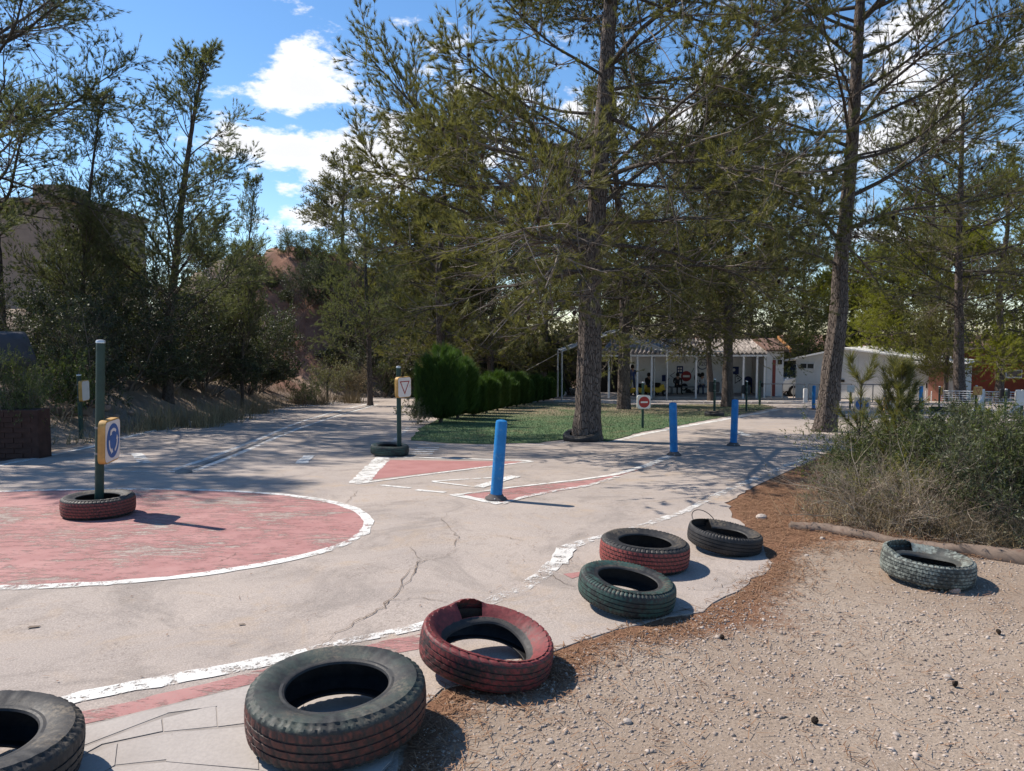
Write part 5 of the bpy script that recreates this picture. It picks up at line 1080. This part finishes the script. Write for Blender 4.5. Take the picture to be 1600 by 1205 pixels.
# bright ground spots far behind the hedge, built as made-up white lumps
for k, (x, y, s_) in enumerate(((870, 613, .35), (878, 614, .28), (888, 611, .42), (895, 612, .38), (938, 609, .35), (946, 609, .28), (953, 610, .30), (959, 610, .28))):
    p = gp(x, y + 4); tag(obj('white_lump', rocks[k % 4], None, (p.x, p.y, p.z + s_ * .35), (0, 0, k), s_, M['lump_white']), 'made-up white lump at a bright ground spot beyond the metal frame', 'stone', 'white lumps beyond the metal frame')
for k in range(2): pass
kb = gp(866, 629.5); ke = gp(1250, 632.5)
t = thing('kerb', kb, 'long pale kerb between the lawn and the footpath', 'kerb'); nk_ = 16
for k in range(nk_):
    a = kb.lerp(ke, k / nk_); b_ = kb.lerp(ke, (k + .97) / nk_); c_ = (a + b_) / 2; MB().box((0, 0, 0), ((b_ - a).length, .14, .16)).obj('kerb_stone', M['kerb'], t, bevel=.012, loc=(c_.x - kb.x, c_.y - kb.y, float(base(c_.y)) - kb.z + .03), rot=(0, 0, math.atan2(b_.y - a.y, b_.x - a.x)))
# ------------------------------------------------------------------ tarpaulin shelter and brick wall on the left
def shelter():
    Y = 11.2; A = at(-10, 600, Y) - Vector((.42, 0, 0)); t = thing('tarp_shelter', (A.x, Y, gz(A.x, Y)), 'dark tarpaulin shelter above the brick wall at the road corner', 'shelter'); z0 = gz(A.x, Y); ev = at(62, 572, Y) - Vector((.42, 0, 0)); rg = at(38, 514, Y) - Vector((.42, 0, 0))
    n, m_ = 14, 12; V = []; F = []
    for i in range(n + 1):
        for j in range(m_ + 1):
            u = i / n; v = j / m_; x = -1.6 + u * (rg.x - A.x + 1.6) if u < .999 else rg.x - A.x; V.append((x, (v - .5) * 1.3, rg.z - z0 - .05 * math.sin(v * 3.14) - .04 * math.sin(u * 5 + v * 3)))
    for k in range(1, 6):
        u = k / 5
        for j in range(m_ + 1): v = j / m_; V.append((rg.x - A.x + (ev.x - rg.x) * u, (v - .5) * 1.3, rg.z - z0 + (ev.z - rg.z) * u ** 1.4 - .05 * math.sin(v * 3.14) + .02 * math.sin(v * 11)))
    for i in range(n + 5):
        for j in range(m_): a = i * (m_ + 1) + j; F.append((a, a + 1, a + m_ + 2, a + m_ + 1))
    o = MB().add(V, F).obj('tarpaulin', M['tarp'], t, 60); sm = o.modifiers.new('thick', 'SOLIDIFY'); sm.thickness = .012
    for x, y in ((rg.x - A.x + .05, .55), (rg.x - A.x + .05, -.55), (-1.4, .55)): MB().tube([(x, y, -.1), (x, y, rg.z - z0 - .12)], .025, 10).obj('pole', M['dark_green_metal'], t, 40)
    Yw = 10.6; B = at(-60, 700, Yw); e_ = at(58, 640, Yw); w = thing('brick_wall', (B.x, Yw, gz(B.x, Yw)), 'low dark brick wall below the tarpaulin shelter', 'wall'); L_ = e_.x - B.x; h = e_.z - gz(B.x, Yw)
    MB().box((L_ / 2, .15, h / 2 - .1), (L_, .29, h + .18)).obj('core', M['brick_wall'], w, bevel=.01)
    bm_ = MB().box((0, 0, 0), (.235, .012, .062)).mesh('brick', M['brick_wall'])
    for r_ in range(int(h / .072)):
        for c_ in range(int(L_ / .245) + 1):
            x = .12 + c_ * .245 + (.12 if r_ % 2 else 0)
            if x + .11 < L_: obj('brick', bm_, w, (x, .001 - .002 * ((c_ * 7 + r_ * 3) % 3), .035 + r_ * .072))
    x = at(20, 600, 11.0).x; place_shrub(rose, 'green_shrub', (x, 11.0, gz(x, 11.0)), 'green shrub growing under the tarpaulin behind the brick wall', 0, (1.0, .8, 1.7), None, 'leaf_mid')
shelter()
# ------------------------------------------------------------------ beige house on the left hill
def beige_house():
    Y = 34; a = at(-140, 430, Y); b_ = at(128, 430, Y); zt = at(100, 318, Y).z; z0 = min(float(G(a.x, Y)), float(G(b_.x, Y))) - .5; t = thing('house', (a.x, Y, z0), 'plain beige flat roofed house half hidden by pines on the hill', 'house'); w = b_.x - a.x; h = zt - z0
    mb = MB(); mb.box((w / 2, 3, h / 2), (w, 6, h)); mb.obj('wall', M['beige_wall'], t)
    r_ = MB().box((w / 2, 3, h + .12), (w + .3, 6.3, .24)).obj('roof', M['beige_wall'], t, bevel=.02); q = at(92, 310, Y + 1); MB().box((q.x - a.x, 1.2, h + .55), (1.6, 1.6, .7)).obj('chimney', M['beige_wall'], r_)
    q = at(83, 410, Y); wn = MB().box((q.x - a.x, -.02, q.z - z0), (.55, .06, .8)).obj('window', M['white_metal'], t); MB().box((q.x - a.x, -.045, q.z - z0), (.45, .03, .7)).obj('pane', M['glass_dark'], wn)
beige_house()
# ------------------------------------------------------------------ porch hut with tiled roof and mural
YB = gp(1060, 625).y
def hut():
    Y = YB; xl = at(936, 600, Y).x; xr = at(1226, 600, Y).x; z0 = float(base(Y)); O = Vector((xl, Y, z0)); t = thing('porch_hut', O, 'white hut with a long tiled porch roof and traffic sign mural', 'hut'); W = xr - xl; kx = Y / FPX
    def X(px): return at(px, 600, Y).x - xl
    def Z(py): return at(800, py, Y).z - z0
    ze = Z(553.5); yw = 2.3; xs_ = X(998); zr = ze + .62
    MB().box((W / 2, yw / 2 + .1, .06), (W + .3, yw + .4, .2)).obj('floor_slab', M['paving'], t, bevel=.02)
    MB().box(((xs_ + X(1198)) / 2, yw + .1, (ze + .25) / 2), (X(1198) - xs_, .2, ze + .25)).obj('wall', M['white_wall'], t)
    MB().box((xs_ + .1, yw + 1.6, (ze + .25) / 2), (.196, 2.8, ze + .246)).obj('side_wall', M['white_wall'], t)
    MB().box(((X(936) + xs_) / 2, yw + 2.6, ze / 2), (xs_ - X(936), .1, ze)).obj('dark_backing', M['dark'], t)  # near-black panel puts the shade of the open left bay into colour
    # corrugated porch roof, waves running down the slope
    nw = 38; V = []; F = []; x0, x1 = X(936), X(1196); nx = nw * 6
    for i in range(nx + 1):
        x = x0 + (x1 - x0) * i / nx; c = .055 * math.cos(2 * math.pi * i / 6)
        for j in range(3): v = j / 2; V.append((x + .9 * v * (1 - i / nx), -.35 + v * 2.75, ze + .03 + v * (zr - ze) + c))
    for i in range(nx):
        for j in range(2): a = i * 3 + j; F.append((a, a + 3, a + 4, a + 1))
    o = MB().add(V, F).obj('porch_roof', M['roof_sheet'], t, 60); o.modifiers.new('thick', 'SOLIDIFY').thickness = .02
    MB().box(((x0 + x1) / 2, -.36, ze - .06), (x1 - x0, .06, .08)).obj('eaves_beam', M['white_metal'], t); MB().box(((x0 + x1) / 2 + .3, 2.42, zr + .06), (x1 - x0 - .6, .2, .05)).obj('ridge', M['roof_sheet'], t)
    for px in (950, 994, 1016, 1085, 1158, 1179, 1191): MB().box((X(px), -.3, ze / 2 + .0), (.085, .085, ze - .2)).obj('post', M['white_metal'], t)
    # end block with its own small roof
    xa, xb = X(1199), W; zb = ze + .12; MB().box(((xa + xb) / 2, 1.6, zb / 2), (xb - xa, 2.8, zb)).obj('end_block', M['white_wall'], t)
    MB().prism([(-.1, zb + .01), (-.1, zb + .10), (1.6, zb + .62), (3.3, zb + .10), (3.3, zb + .01)], xa - .12, xb + .14, 'yz').obj('end_roof', M['roof_tile'], t)
    mb = MB(); mb.add([(xb + .15, -.16, zb - .02), (xb + .15, 1.6, zb + .56), (xb + .15, 1.6, zb + .74), (xb + .15, -.16, zb + .14), (xb + .24, -.16, zb - .02), (xb + .24, 1.6, zb + .56), (xb + .24, 1.6, zb + .74), (xb + .24, -.16, zb + .14)], [(0, 1, 2, 3), (7, 6, 5, 4), (0, 4, 5, 1), (1, 5, 6, 2), (2, 6, 7, 3), (3, 7, 4, 0)]); mb.obj('fascia', M['orange_trim'], t)
    d = MB().box(((X(1209) + X(1213)) / 2, .19, .95), (.14, .05, 1.9)).obj('door_post', M['door_red'], t); MB().box((X(1219.5), .14, Z(566)), (.16, .12, .22)).obj('lamp', M['dark'], t)
    # mural: flat painted figures on the porch wall
    y_ = yw - .004; yk = (Y + yw) / Y
    def XX(px): return at(px, 600, Y + yw).x - xl
    def ZZ(py): return at(800, py, Y + yw).z - z0
    def plate(poly, nm, m_, lift=0.): mb = MB(); mb.add([(x, y_ - lift, z) for x, z in poly], [tuple(range(len(poly)))]); o_ = mb.obj(nm, M[m_], t, fixn=False); return o_
    def rect(a, b, c, d_): return [(XX(a), ZZ(d_)), (XX(b), ZZ(d_)), (XX(b), ZZ(c)), (XX(a), ZZ(c))]
    def circ(px, py, rp, n=28): return [(XX(px) + rp * (Y + yw) / FPX * math.cos(2 * math.pi * k / n), ZZ(py) + rp * (Y + yw) / FPX * math.sin(2 * math.pi * k / n)) for k in range(n)]
    for a, c in ((1057, 572), (1144, 573)):
        plate(rect(a, a + 10, c, c + 12), 'mural_square', 'mural_blue', .002)
        if a < 1100:
            for dx in (1.8, 5.6):
                for dz in (2.4, 6.6): plate(rect(a + dx, a + dx + 2.4, c + dz, c + dz + 2.6), 'mural_window', 'sign_white', .004)
        else: plate(circ(1146, 578, 2.4), 'mural_dot', 'sign_white', .004)
    plate(rect(1034, 1040, 586, 596), 'mural_square', 'mural_blue', .002)
    plate(circ(1097, 569, 8.8), 'mural_ring', 'mural_blue', .002); plate(circ(1097, 569, 7.4), 'mural_ring_face', 'white_wall', .004)
    cu = bpy.data.curves.new('speed', 'FONT'); cu.body = '120'; cu.align_x = 'CENTER'; cu.align_y = 'CENTER'; cu.size = .29; tmp = bpy.data.objects.new('tmp', cu); C.objects.link(tmp); bpy.context.view_layer.update()
    me = bpy.data.meshes.new_from_object(tmp.evaluated_get(bpy.context.evaluated_depsgraph_get())); bpy.data.objects.remove(tmp); me.materials.clear(); me.materials.append(M['mural_blue']); obj('mural_number', me, t, (XX(1097), y_ - .006, ZZ(569)), (math.pi / 2, 0, 0))
    plate(circ(1072, 588, 8.2), 'mural_disc', 'mural_red', .002); plate(rect(1067, 1077.5, 586.4, 589.6), 'mural_bar', 'sign_white', .004)
    plate([(XX(1148), ZZ(600)), (XX(1160), ZZ(592)), (XX(1148), ZZ(583))], 'mural_triangle', 'mural_black', .002); plate([(XX(1149), ZZ(598)), (XX(1158.3), ZZ(592)), (XX(1149), ZZ(585.2))], 'mural_triangle_face', 'white_wall', .004)
    for px, py in ((1151, 588), (1153, 591.5), (1155, 595)): plate(circ(px, py, 1.1, 10), 'mural_dot', 'mural_black', .006)
    def line(p, q, w=.7): a = Vector((XX(p[0]), ZZ(p[1]))); b_ = Vector((XX(q[0]), ZZ(q[1]))); n_ = (b_ - a).orthogonal().normalized() * w * (Y + yw) / FPX / 2; plate([tuple(a + n_), tuple(b_ + n_), tuple(b_ - n_), tuple(a - n_)], 'mural_line', 'mural_black', .003)
    for p_, q_ in (((1080, 583), (1084, 575)), ((1089, 572), (1092, 583)), ((1054, 582), (1047, 587)), ((1047, 587), (1054, 592)), ((1040, 598), (1046, 591)), ((1126, 596), (1132, 586)), ((1132, 586), (1138, 595)), ((1104, 575), (1106, 584))): line(p_, q_)
    for px, py, rp in ((1091, 590, 7.0), (1069, 605, 6.0), (1086, 612, 5), (1076, 613, 5)): plate(circ(px, py, rp, 14), 'mural_shape', 'mural_black', .0025)
    for px, py, rp in ((1090, 591, 3.2), (1068, 606, 2.8), (1084, 611, 2.2)): plate(circ(px, py, rp, 12), 'mural_shape', 'white_wall', .0045)
    ar = [(XX(1161), ZZ(621)), (XX(1176), ZZ(621))] + [(XX(1168.5) + 7.5 * (Y + yw) / FPX * math.cos(a), ZZ(595.5) + 7.5 * (Y + yw) / FPX * math.sin(a)) for a in np.linspace(0, math.pi, 14)]; plate(ar, 'mural_arch', 'mural_blue', .002)
    plate(circ(1168.5, 601, 5.2), 'mural_shape', 'mural_black', .004); plate(rect(1167, 1173.5, 605, 618), 'mural_panel', 'yellow', .006)
    # things on the porch: yellow pedal carts
    for px, s_, lab in ((998, 1., 'yellow pedal cart parked at the left of the porch'), (1024, 1.05, 'yellow pedal cart parked beside the seated people')):
        cx = at(px, 600, Y + .5).x; c_ = thing('pedal_cart', (cx, Y + .5, z0 + .16), lab, 'pedal cart', 'yellow pedal carts', rotz=.5); c_.scale = (s_,) * 3
        MB().prism([(-.45, .16), (-.5, .3), (-.25, .38), (.05, .36), (.2, .52), (.34, .52), (.42, .3), (.42, .16)], -.2, .2).obj('body', M['yellow'], c_, bevel=.03); MB().box((.14, 0, .42), (.12, .3, .34)).obj('seat', M['dark'], c_, bevel=.03)
        for wx in (-.32, .32):
            for wy in (-.27, .27): w__ = MB().tube([(wx, wy - .04, .13), (wx, wy + .04, .13)], .13, 18).obj('wheel', M['tyre_black'], c_, 40); MB().tube([(wx, wy - .045, .13), (wx, wy + .045, .13)], .06, 12).obj('rim', M['grey_metal'], w__, 40)
        MB().tube([(-.15, 0, .34), (-.05, 0, .5)], .015, 8).obj('steering_column', M['dark'], c_)
hut()
# ------------------------------------------------------------------ metal marquee frame and its guy rope
def frame():
    Y = gp(1040, 628).y - .5; z0 = float(base(Y)); a = at(878, 600, Y).x; b_ = at(1042, 600, Y).x; t = thing('marquee_frame', (a, Y, z0), 'bare grey tubular marquee frame between the pine trunks', 'frame'); W = b_ - a; ze = at(800, 549, Y).z - z0; zr = at(800, 517, Y).z - z0; D = 3.0
    for k, y_ in enumerate((0, D / 2, D)):
        for x in ((0, W) if k != 1 else ()): MB().tube([(x, y_, -.05), (x, y_, ze)], .035, 10).obj('post', M['galvanised'], t, 40)
        MB().tube([(0, y_, ze), (W * .54, y_, zr)], .035, 10).obj('rafter', M['galvanised'], t, 40); MB().tube([(W * .54, y_, zr), (W, y_, ze)], .035, 10).obj('rafter', M['galvanised'], t, 40)
    for x, z in ((0, ze), (W, ze), (W * .54, zr), (W * .27, (ze + zr) / 2), (W * .77, (ze + zr) / 2)): MB().tube([(x, -.05, z + .02), (x, D + .05, z + .02)], .028, 10).obj('purlin', M['galvanised'], t, 40)
    MB().tube([(W, 0, ze - .02), (W + 2.6, .6, ze - .02)], .03, 10).obj('rail', M['galvanised'], t, 40); MB().tube([(W + 2.6, .6, -.05), (W + 2.6, .6, ze)], .03, 10).obj('post', M['galvanised'], t, 40)
    e = gp(758, 614); o = thing('guy_rope', e, 'taut pale guy rope running from the marquee frame over the hedge', 'rope'); MB().tube([(0, 0, 0), Vector((a, Y, z0 + ze)) - e], .014, 6).obj('line', M['rope'], o)
frame()
# ------------------------------------------------------------------ white gabled hut, annex and red building
def gable():
    ang = R_(-36); Y = YB + 1.5; cx = at(1243, 600, Y).x; z0 = float(base(Y)) - .05; t = thing('gabled_hut', (cx, Y, z0), 'white panelled hut with a low gable and small twin window', 'hut', rotz=ang)
    def face(px, py):   # point on the facade plane (through the origin, turned by ang) seen at a pixel
        d = Vector(ray(px, py)); n_ = Vector((math.sin(ang), -math.cos(ang), 0)); o_ = Vector((0, 0, CAMH)); q = Vector((cx, Y, z0)); k = n_.dot(q - o_) / n_.dot(d); p_ = o_ + d * k - q; return p_.x * math.cos(ang) + p_.y * math.sin(ang), p_.z
    pk = face(1318, 546); le = face(1243, 561.5); ri = face(1497, 571); Wd = ri[0]
    poly = [(0, -.2), (Wd, -.2), (Wd, ri[1]), pk, (0, le[1])]
    MB().prism(poly, 0, 6.0).obj('wall', M['panel_wall'], t)
    k = face(1228, 564.5); up_ = .09
    MB().prism([(k[0], k[1]), (k[0], k[1] + up_), (pk[0], pk[1] + up_), (pk[0], pk[1] + .01), (0, le[1] + .01)], -.25, 6.2).obj('roof', M['white_metal'], t); MB().prism([(pk[0] + .002, pk[1] + .01), (pk[0] + .002, pk[1] + up_), (Wd + .3, ri[1] + up_ - .03), (Wd + .3, ri[1] + .01)], -.25, 6.2).obj('roof', M['white_metal'], t)
    x0, z1 = face(1250, 566.5); x1, z2 = face(1273, 577.5); w = MB().box(((x0 + x1) / 2, -.02, (z1 + z2) / 2), (x1 - x0, .06, z1 - z2)).obj('window', M['white_metal'], t, bevel=.01); wd = (x1 - x0)
    for s_ in (-1, 1): MB().box(((x0 + x1) / 2 + s_ * wd * .235, -.045, (z1 + z2) / 2), (wd * .40, .03, (z1 - z2) * .68)).obj('pane', M['glass_dark'], w)
    for px in (1300, 1340, 1380): x = face(px, 600)[0]; MB().box((x, -.004, 1.1), (.015, .014, 2.2)).obj('panel_joint', M['door_grey'], t)
    a = face(1428, 574); b_ = face(1452, 628); d = MB().box(((a[0] + b_[0]) / 2, -.03, a[1] / 2 - .05), (b_[0] - a[0], .07, a[1])).obj('door', M['door_grey'], t); MB().box((b_[0] - .12, -.08, .95), (.05, .05, .22)).obj('handle', M['dark'], d)
    a = face(1423, 565); b_ = face(1460, 569.5); MB().box(((a[0] + b_[0]) / 2, -.32, (a[1] + b_[1]) / 2), (b_[0] - a[0], .6, .14)).obj('canopy', M['white_metal'], t, bevel=.01)
    a = face(1453, 570); b_ = face(1481, 631); MB().box(((a[0] + b_[0]) / 2, -.12, a[1] / 2 - .1), (b_[0] - a[0], .23, a[1] + .16)).obj('terracotta_pier', M['terracotta_wall'], t)
    a = face(1318, 603); MB().box((face(1316, 590)[0], -.04, face(1316, 595)[1]), (.22, .07, .12)).obj('lamp', M['dark'], t)
    for px in (1449, 1458): x, z = face(px, 628); MB().tube([(x, -.6, -.1), (x, -.6, .75)], .022, 8).obj('door_rail', M['white_metal'], t)
gable()
def red_building():
    Y = YB + 4; a = at(1505, 600, Y); b_ = at(1690, 600, Y); z0 = float(base(Y)) - .1; t = thing('red_building', (a.x, Y, z0), 'dark red walled building behind the mesh fence', 'building'); W = b_.x - a.x; h = at(1560, 548, Y).z - z0
    MB().box((W / 2, 2.5, h / 2), (W, 5, h)).obj('wall', M['red_wall'], t); MB().box((W / 2, 2.5, h + .08), (W + .4, 5.4, .15)).obj('roof', M['roof_tile'], t)
    for p0, p1 in ((1571, 1596), (1600, 1640)):
        x0 = at(p0, 578, Y); x1 = at(p1, 591, Y); w = MB().box(((x0.x + x1.x) / 2 - a.x, -.02, (x0.z + x1.z) / 2 - z0), (x1.x - x0.x, .06, x0.z - x1.z)).obj('window', M['white_metal'], t); MB().box(((x0.x + x1.x) / 2 - a.x, -.05, (x0.z + x1.z) / 2 - z0 + .02), (x1.x - x0.x - .1, .03, x0.z - x1.z - .12)).obj('pane', M['glass_dark'], w)
red_building()
# ------------------------------------------------------------------ railings and mesh fence
def railing(pa, pb, h, n, label, y=None):
    A = gp(*pa); B = gp(*pb); t = thing('railing', A, label, 'railing', 'grey tube railings by the huts'); d = B - A
    for z in (h, .12): MB().tube([(0, 0, z), (d.x, d.y, d.z + z)], .022, 8).obj('rail', M['grey_metal'], t, 40)
    for k in range(n): q = d * (k / (n - 1)); MB().tube([(q.x, q.y, q.z - .05), (q.x, q.y, q.z + h + .01)], .022, 8).obj('upright', M['grey_metal'], t, 40)
railing((1188, 626.5), (1257, 626.5), .78, 5, 'grey tube railing in front of the hut end block'); railing((1263, 627), (1330, 627.5), .78, 5, 'grey tube railing left of the leaning pine in front of the gabled hut'); railing((1345, 629), (1440, 631), .78, 6, 'grey tube railing in front of the gabled hut behind the saplings')
g = gp(1258, 630); t = thing('concrete_block', g, 'small white leaning board at the end of the railing', 'board'); MB().box((0, 0, .3), (.16, .1, .62)).obj('board', M['white_metal'], t, bevel=.02)
def mesh_fence():
    xs = [(1470, 641), (1533, 643.5), (1590, 646), (1660, 649)]; P = [gp(*q) for q in xs]; t = thing('mesh_fence', P[0], 'low white wire mesh fence with braced white posts', 'fence'); h = at(1533, 612, P[1].y).z - P[1].z
    for k, p_ in enumerate(P):
        q = p_ - P[0]
        if k: MB().box((q.x, q.y, q.z + h / 2 + .03), (.12, .12, h + .10)).obj('post', M['white_metal'], t, bevel=.01); MB().tube([(q.x - .02, q.y - .1, q.z + h * .75), (q.x - .42, q.y - .25, q.z - .02)], .035, 8).obj('brace', M['white_metal'], t)
    for a, b_ in zip(P[:-1], P[1:]):
        a = a - P[0]; b_ = b_ - P[0]; nv = int((b_ - a).length / .11); mb = MB()
        for k in range(nv + 1): q = a.lerp(b_, k / nv); mb.tube([(q.x, q.y, q.z + .05), (q.x, q.y, q.z + h)], .006, 4)
        for k in range(9): z = .06 + (h - .06) * k / 8; mb.tube([(a.x, a.y, a.z + z), (b_.x, b_.y, b_.z + z)], .008 if k not in (0, 8) else .016, 4)
        mb.obj('mesh_panel', M['white_metal'], t)
mesh_fence()
# ------------------------------------------------------------------ van parked between the huts
def van():
    Y = YB + 8; c_ = at(1258, 600, Y); z0 = float(base(Y)); t = thing('parked_van', (c_.x, Y, z0), 'pale van parked between the porch hut and the gabled hut', 'van', rotz=.25)
    side = [(-2.0, .35), (-2.05, .75), (-1.9, .98), (-1.05, 1.12), (-.35, 1.78), (2.2, 1.86), (2.3, 1.5), (2.3, .35)]; MB().prism(side, -.85, .85).obj('body', M['car_paint'], t, 30, .05)
    MB().prism([(-.98, 1.14), (-.36, 1.70), (.25, 1.70), (.25, 1.14)], -.856, -.85).obj('side_window', M['glass_dark'], t); MB().prism([(.35, 1.14), (.35, 1.70), (1.5, 1.70), (1.5, 1.14)], -.856, -.85).obj('side_window', M['glass_dark'], t)
    mb = MB(); mb.add([(-1.08, -.72, 1.14), (-1.08, .72, 1.14), (-.41, .68, 1.77), (-.41, -.68, 1.77)], [(0, 1, 2, 3)]); mb.obj('windscreen', M['glass_dark'], t)
    for s_ in (-.6, .6): MB().box((-2.0, s_, .82), (.1, .3, .16)).obj('headlight', M['sign_white'], t, bevel=.02)
    MB().box((-2.03, 0, .5), (.14, 1.5, .2)).obj('bumper', M['dark'], t, bevel=.03); MB().box((-.8, -.95, 1.2), (.1, .18, .2)).obj('mirror', M['dark'], t, bevel=.02)
    for x in (-1.35, 1.55):
        for y_ in (-.8, .8): w = MB().tube([(x, y_ - .1, .33), (x, y_ + .1, .33)], .33, 24).obj('wheel', M['tyre_black'], t, 40); MB().tube([(x, y_ - .11, .33), (x, y_ + .11, .33)], .19, 16).obj('rim', M['galvanised'], w, 40)
van()
# ------------------------------------------------------------------ people on the porch
def person(loc, rz, joints, edges, radii, zones, label, cols, scale=1.):
    """one skinned body; zones: joint -> material index"""
    names = list(joints); me = bpy.data.meshes.new('person'); me.from_pydata([joints[k] for k in names], [(names.index(a), names.index(b)) for a, b in edges], []); tmp = bpy.data.objects.new('tmp', me); C.objects.link(tmp)
    md = tmp.modifiers.new('skin', 'SKIN'); sv = me.skin_vertices[0].data
    for i, k in enumerate(names): sv[i].radius = radii[k] if isinstance(radii[k], tuple) else (radii[k],) * 2; sv[i].use_root = k == 'hip'
    tmp.modifiers.new('sub', 'SUBSURF').levels = 2; bpy.context.view_layer.update(); ev = bpy.data.meshes.new_from_object(tmp.evaluated_get(bpy.context.evaluated_depsgraph_get())); bpy.data.objects.remove(tmp); ev.materials.clear()
    for m_ in cols: ev.materials.append(M[m_])
    segs = [(np.array(joints[a]), np.array(joints[b]), zones[b]) for a, b in edges]
    for p_ in ev.polygons:
        c_ = np.array(p_.center); best = 1e9
        for a, b, z in segs:
            ab = b - a; t_ = np.clip((c_ - a) @ ab / (ab @ ab), 0, 1); d = np.linalg.norm(c_ - a - t_ * ab)
            if d < best: best = d; p_.material_index = z
        p_.use_smooth = True
    t = obj('person', ev, None, loc, (0, 0, rz), scale); tag(t, label, 'person', 'people on the porch'); h = Vector(joints['head'])
    hr = MB().lathe([(.01, .135), (.06, .12), (.098, .07), (.112, .0), (.108, -.05), (.09, -.08)], 16, (h.x, h.y + .018, h.z + .012)); hr.obj('hair', M['hair'], t, 60); return t
E_ = [('hip', 'waist'), ('waist', 'chest'), ('chest', 'neck'), ('neck', 'head'), ('head', 'crown'), ('chest', 'shl'), ('shl', 'ell'), ('ell', 'wrl'), ('wrl', 'hal'), ('chest', 'shr'), ('shr', 'elr'), ('elr', 'wrr'), ('wrr', 'har'), ('hip', 'hpl'), ('hpl', 'knl'), ('knl', 'anl'), ('anl', 'tol'), ('hip', 'hpr'), ('hpr', 'knr'), ('knr', 'anr'), ('anr', 'tor')]
RD = dict(hip=(.15, .11), waist=(.135, .10), chest=(.16, .11), neck=.055, head=(.085, .1), crown=.075, shl=.06, ell=.045, wrl=.033, hal=.034, shr=.06, elr=.045, wrr=.033, har=.034, hpl=.085, knl=.058, anl=.042, tol=.038, hpr=.085, knr=.058, anr=.042, tor=.038)
ZN = {k: 0 for k in RD}; ZN.update(head=2, crown=2, neck=2, hal=2, har=2, wrl=0, wrr=0, hpl=1, knl=1, anl=1, hpr=1, knr=1, anr=1, tol=1, tor=1)
stand = dict(hip=(0, 0, .93), waist=(0, 0, 1.08), chest=(0, 0, 1.33), neck=(0, 0, 1.5), head=(0, -.02, 1.6), crown=(0, -.01, 1.69), shl=(-.19, 0, 1.40), ell=(-.25, .02, 1.13), wrl=(-.22, -.12, .92), hal=(-.21, -.15, .83), shr=(.19, 0, 1.40), elr=(.25, .0, 1.13), wrr=(.14, -.2, 1.10), har=(.06, -.24, 1.12), hpl=(-.1, 0, .86), knl=(-.11, -.02, .48), anl=(-.12, .02, .09), tol=(-.13, -.13, .035), hpr=(.1, 0, .86), knr=(.12, -.04, .48), anr=(.13, 0, .09), tor=(.15, -.15, .035))
sit = dict(hip=(0, 0, .45), waist=(0, -.02, .60), chest=(0, -.06, .86), neck=(0, -.08, 1.02), head=(0, -.12, 1.12), crown=(0, -.11, 1.21), shl=(-.19, -.06, .92), ell=(-.24, -.12, .68), wrl=(-.14, -.33, .60), hal=(-.08, -.40, .58), shr=(.19, -.06, .92), elr=(.24, -.12, .68), wrr=(.14, -.33, .60), har=(.08, -.40, .60), hpl=(-.1, -.06, .45), knl=(-.13, -.44, .50), anl=(-.13, -.42, .10), tol=(-.14, -.56, .04), hpr=(.1, -.06, .45), knr=(.13, -.44, .50), anr=(.14, -.40, .10), tor=(.16, -.54, .04))
zf = float(base(YB)) + .16
def ppl(px, dy, rz, J, cols, label, s_=.85): x = at(px, 600, YB + dy).x; return person((x, YB + dy, zf), rz, J, E_, RD, ZN, label, cols, s_)
ppl(988, .6, .3, stand, ('cloth_blue', 'cloth_jeans', 'skin'), 'person in blue standing at the left of the porch beside the yellow cart', .86)
ppl(1058, 1.55, .1, sit, ('cloth_black', 'cloth_black', 'skin'), 'person in black sitting against the porch wall below the red disc')
ppl(1098, 1.55, -.5, sit, ('cloth_white', 'cloth_jeans', 'skin'), 'person in a light shirt sitting against the porch wall below the number 120')
ppl(1012, 1.5, .5, sit, ('cloth_black', 'cloth_jeans', 'skin'), 'person in dark clothes sitting between the two yellow carts')
def bench(px0, px1, label):
    a = at(px0, 600, YB + 1.62); b_ = at(px1, 600, YB + 1.62); t = thing('bench', (a.x, YB + 1.62, zf), label, 'bench'); W = b_.x - a.x; MB().box((W / 2, 0, .34), (W, .38, .05)).obj('seat', M['grey_metal'], t, bevel=.01)
    for x in (.12, W - .12): MB().box((x, 0, .155), (.06, .34, .31)).obj('leg', M['grey_metal'], t)
bench(1004, 1032, 'short grey bench at the left of the porch'); bench(1046, 1112, 'long grey bench along the mural wall')
# bin / dark post in the dirt at the right
p = gp(1543, 701); t = thing('stump', p, 'small charred stump standing in the dirt beside the yellowing sapling', 'stump'); MB().tube([(0, 0, -.03), (.01, 0, .08), (-.01, .01, .16), (.015, 0, .22), (.0, 0, .30)], [.05, .06, .045, .055, .02], 10).obj('wood', M['dark'], t, 60)
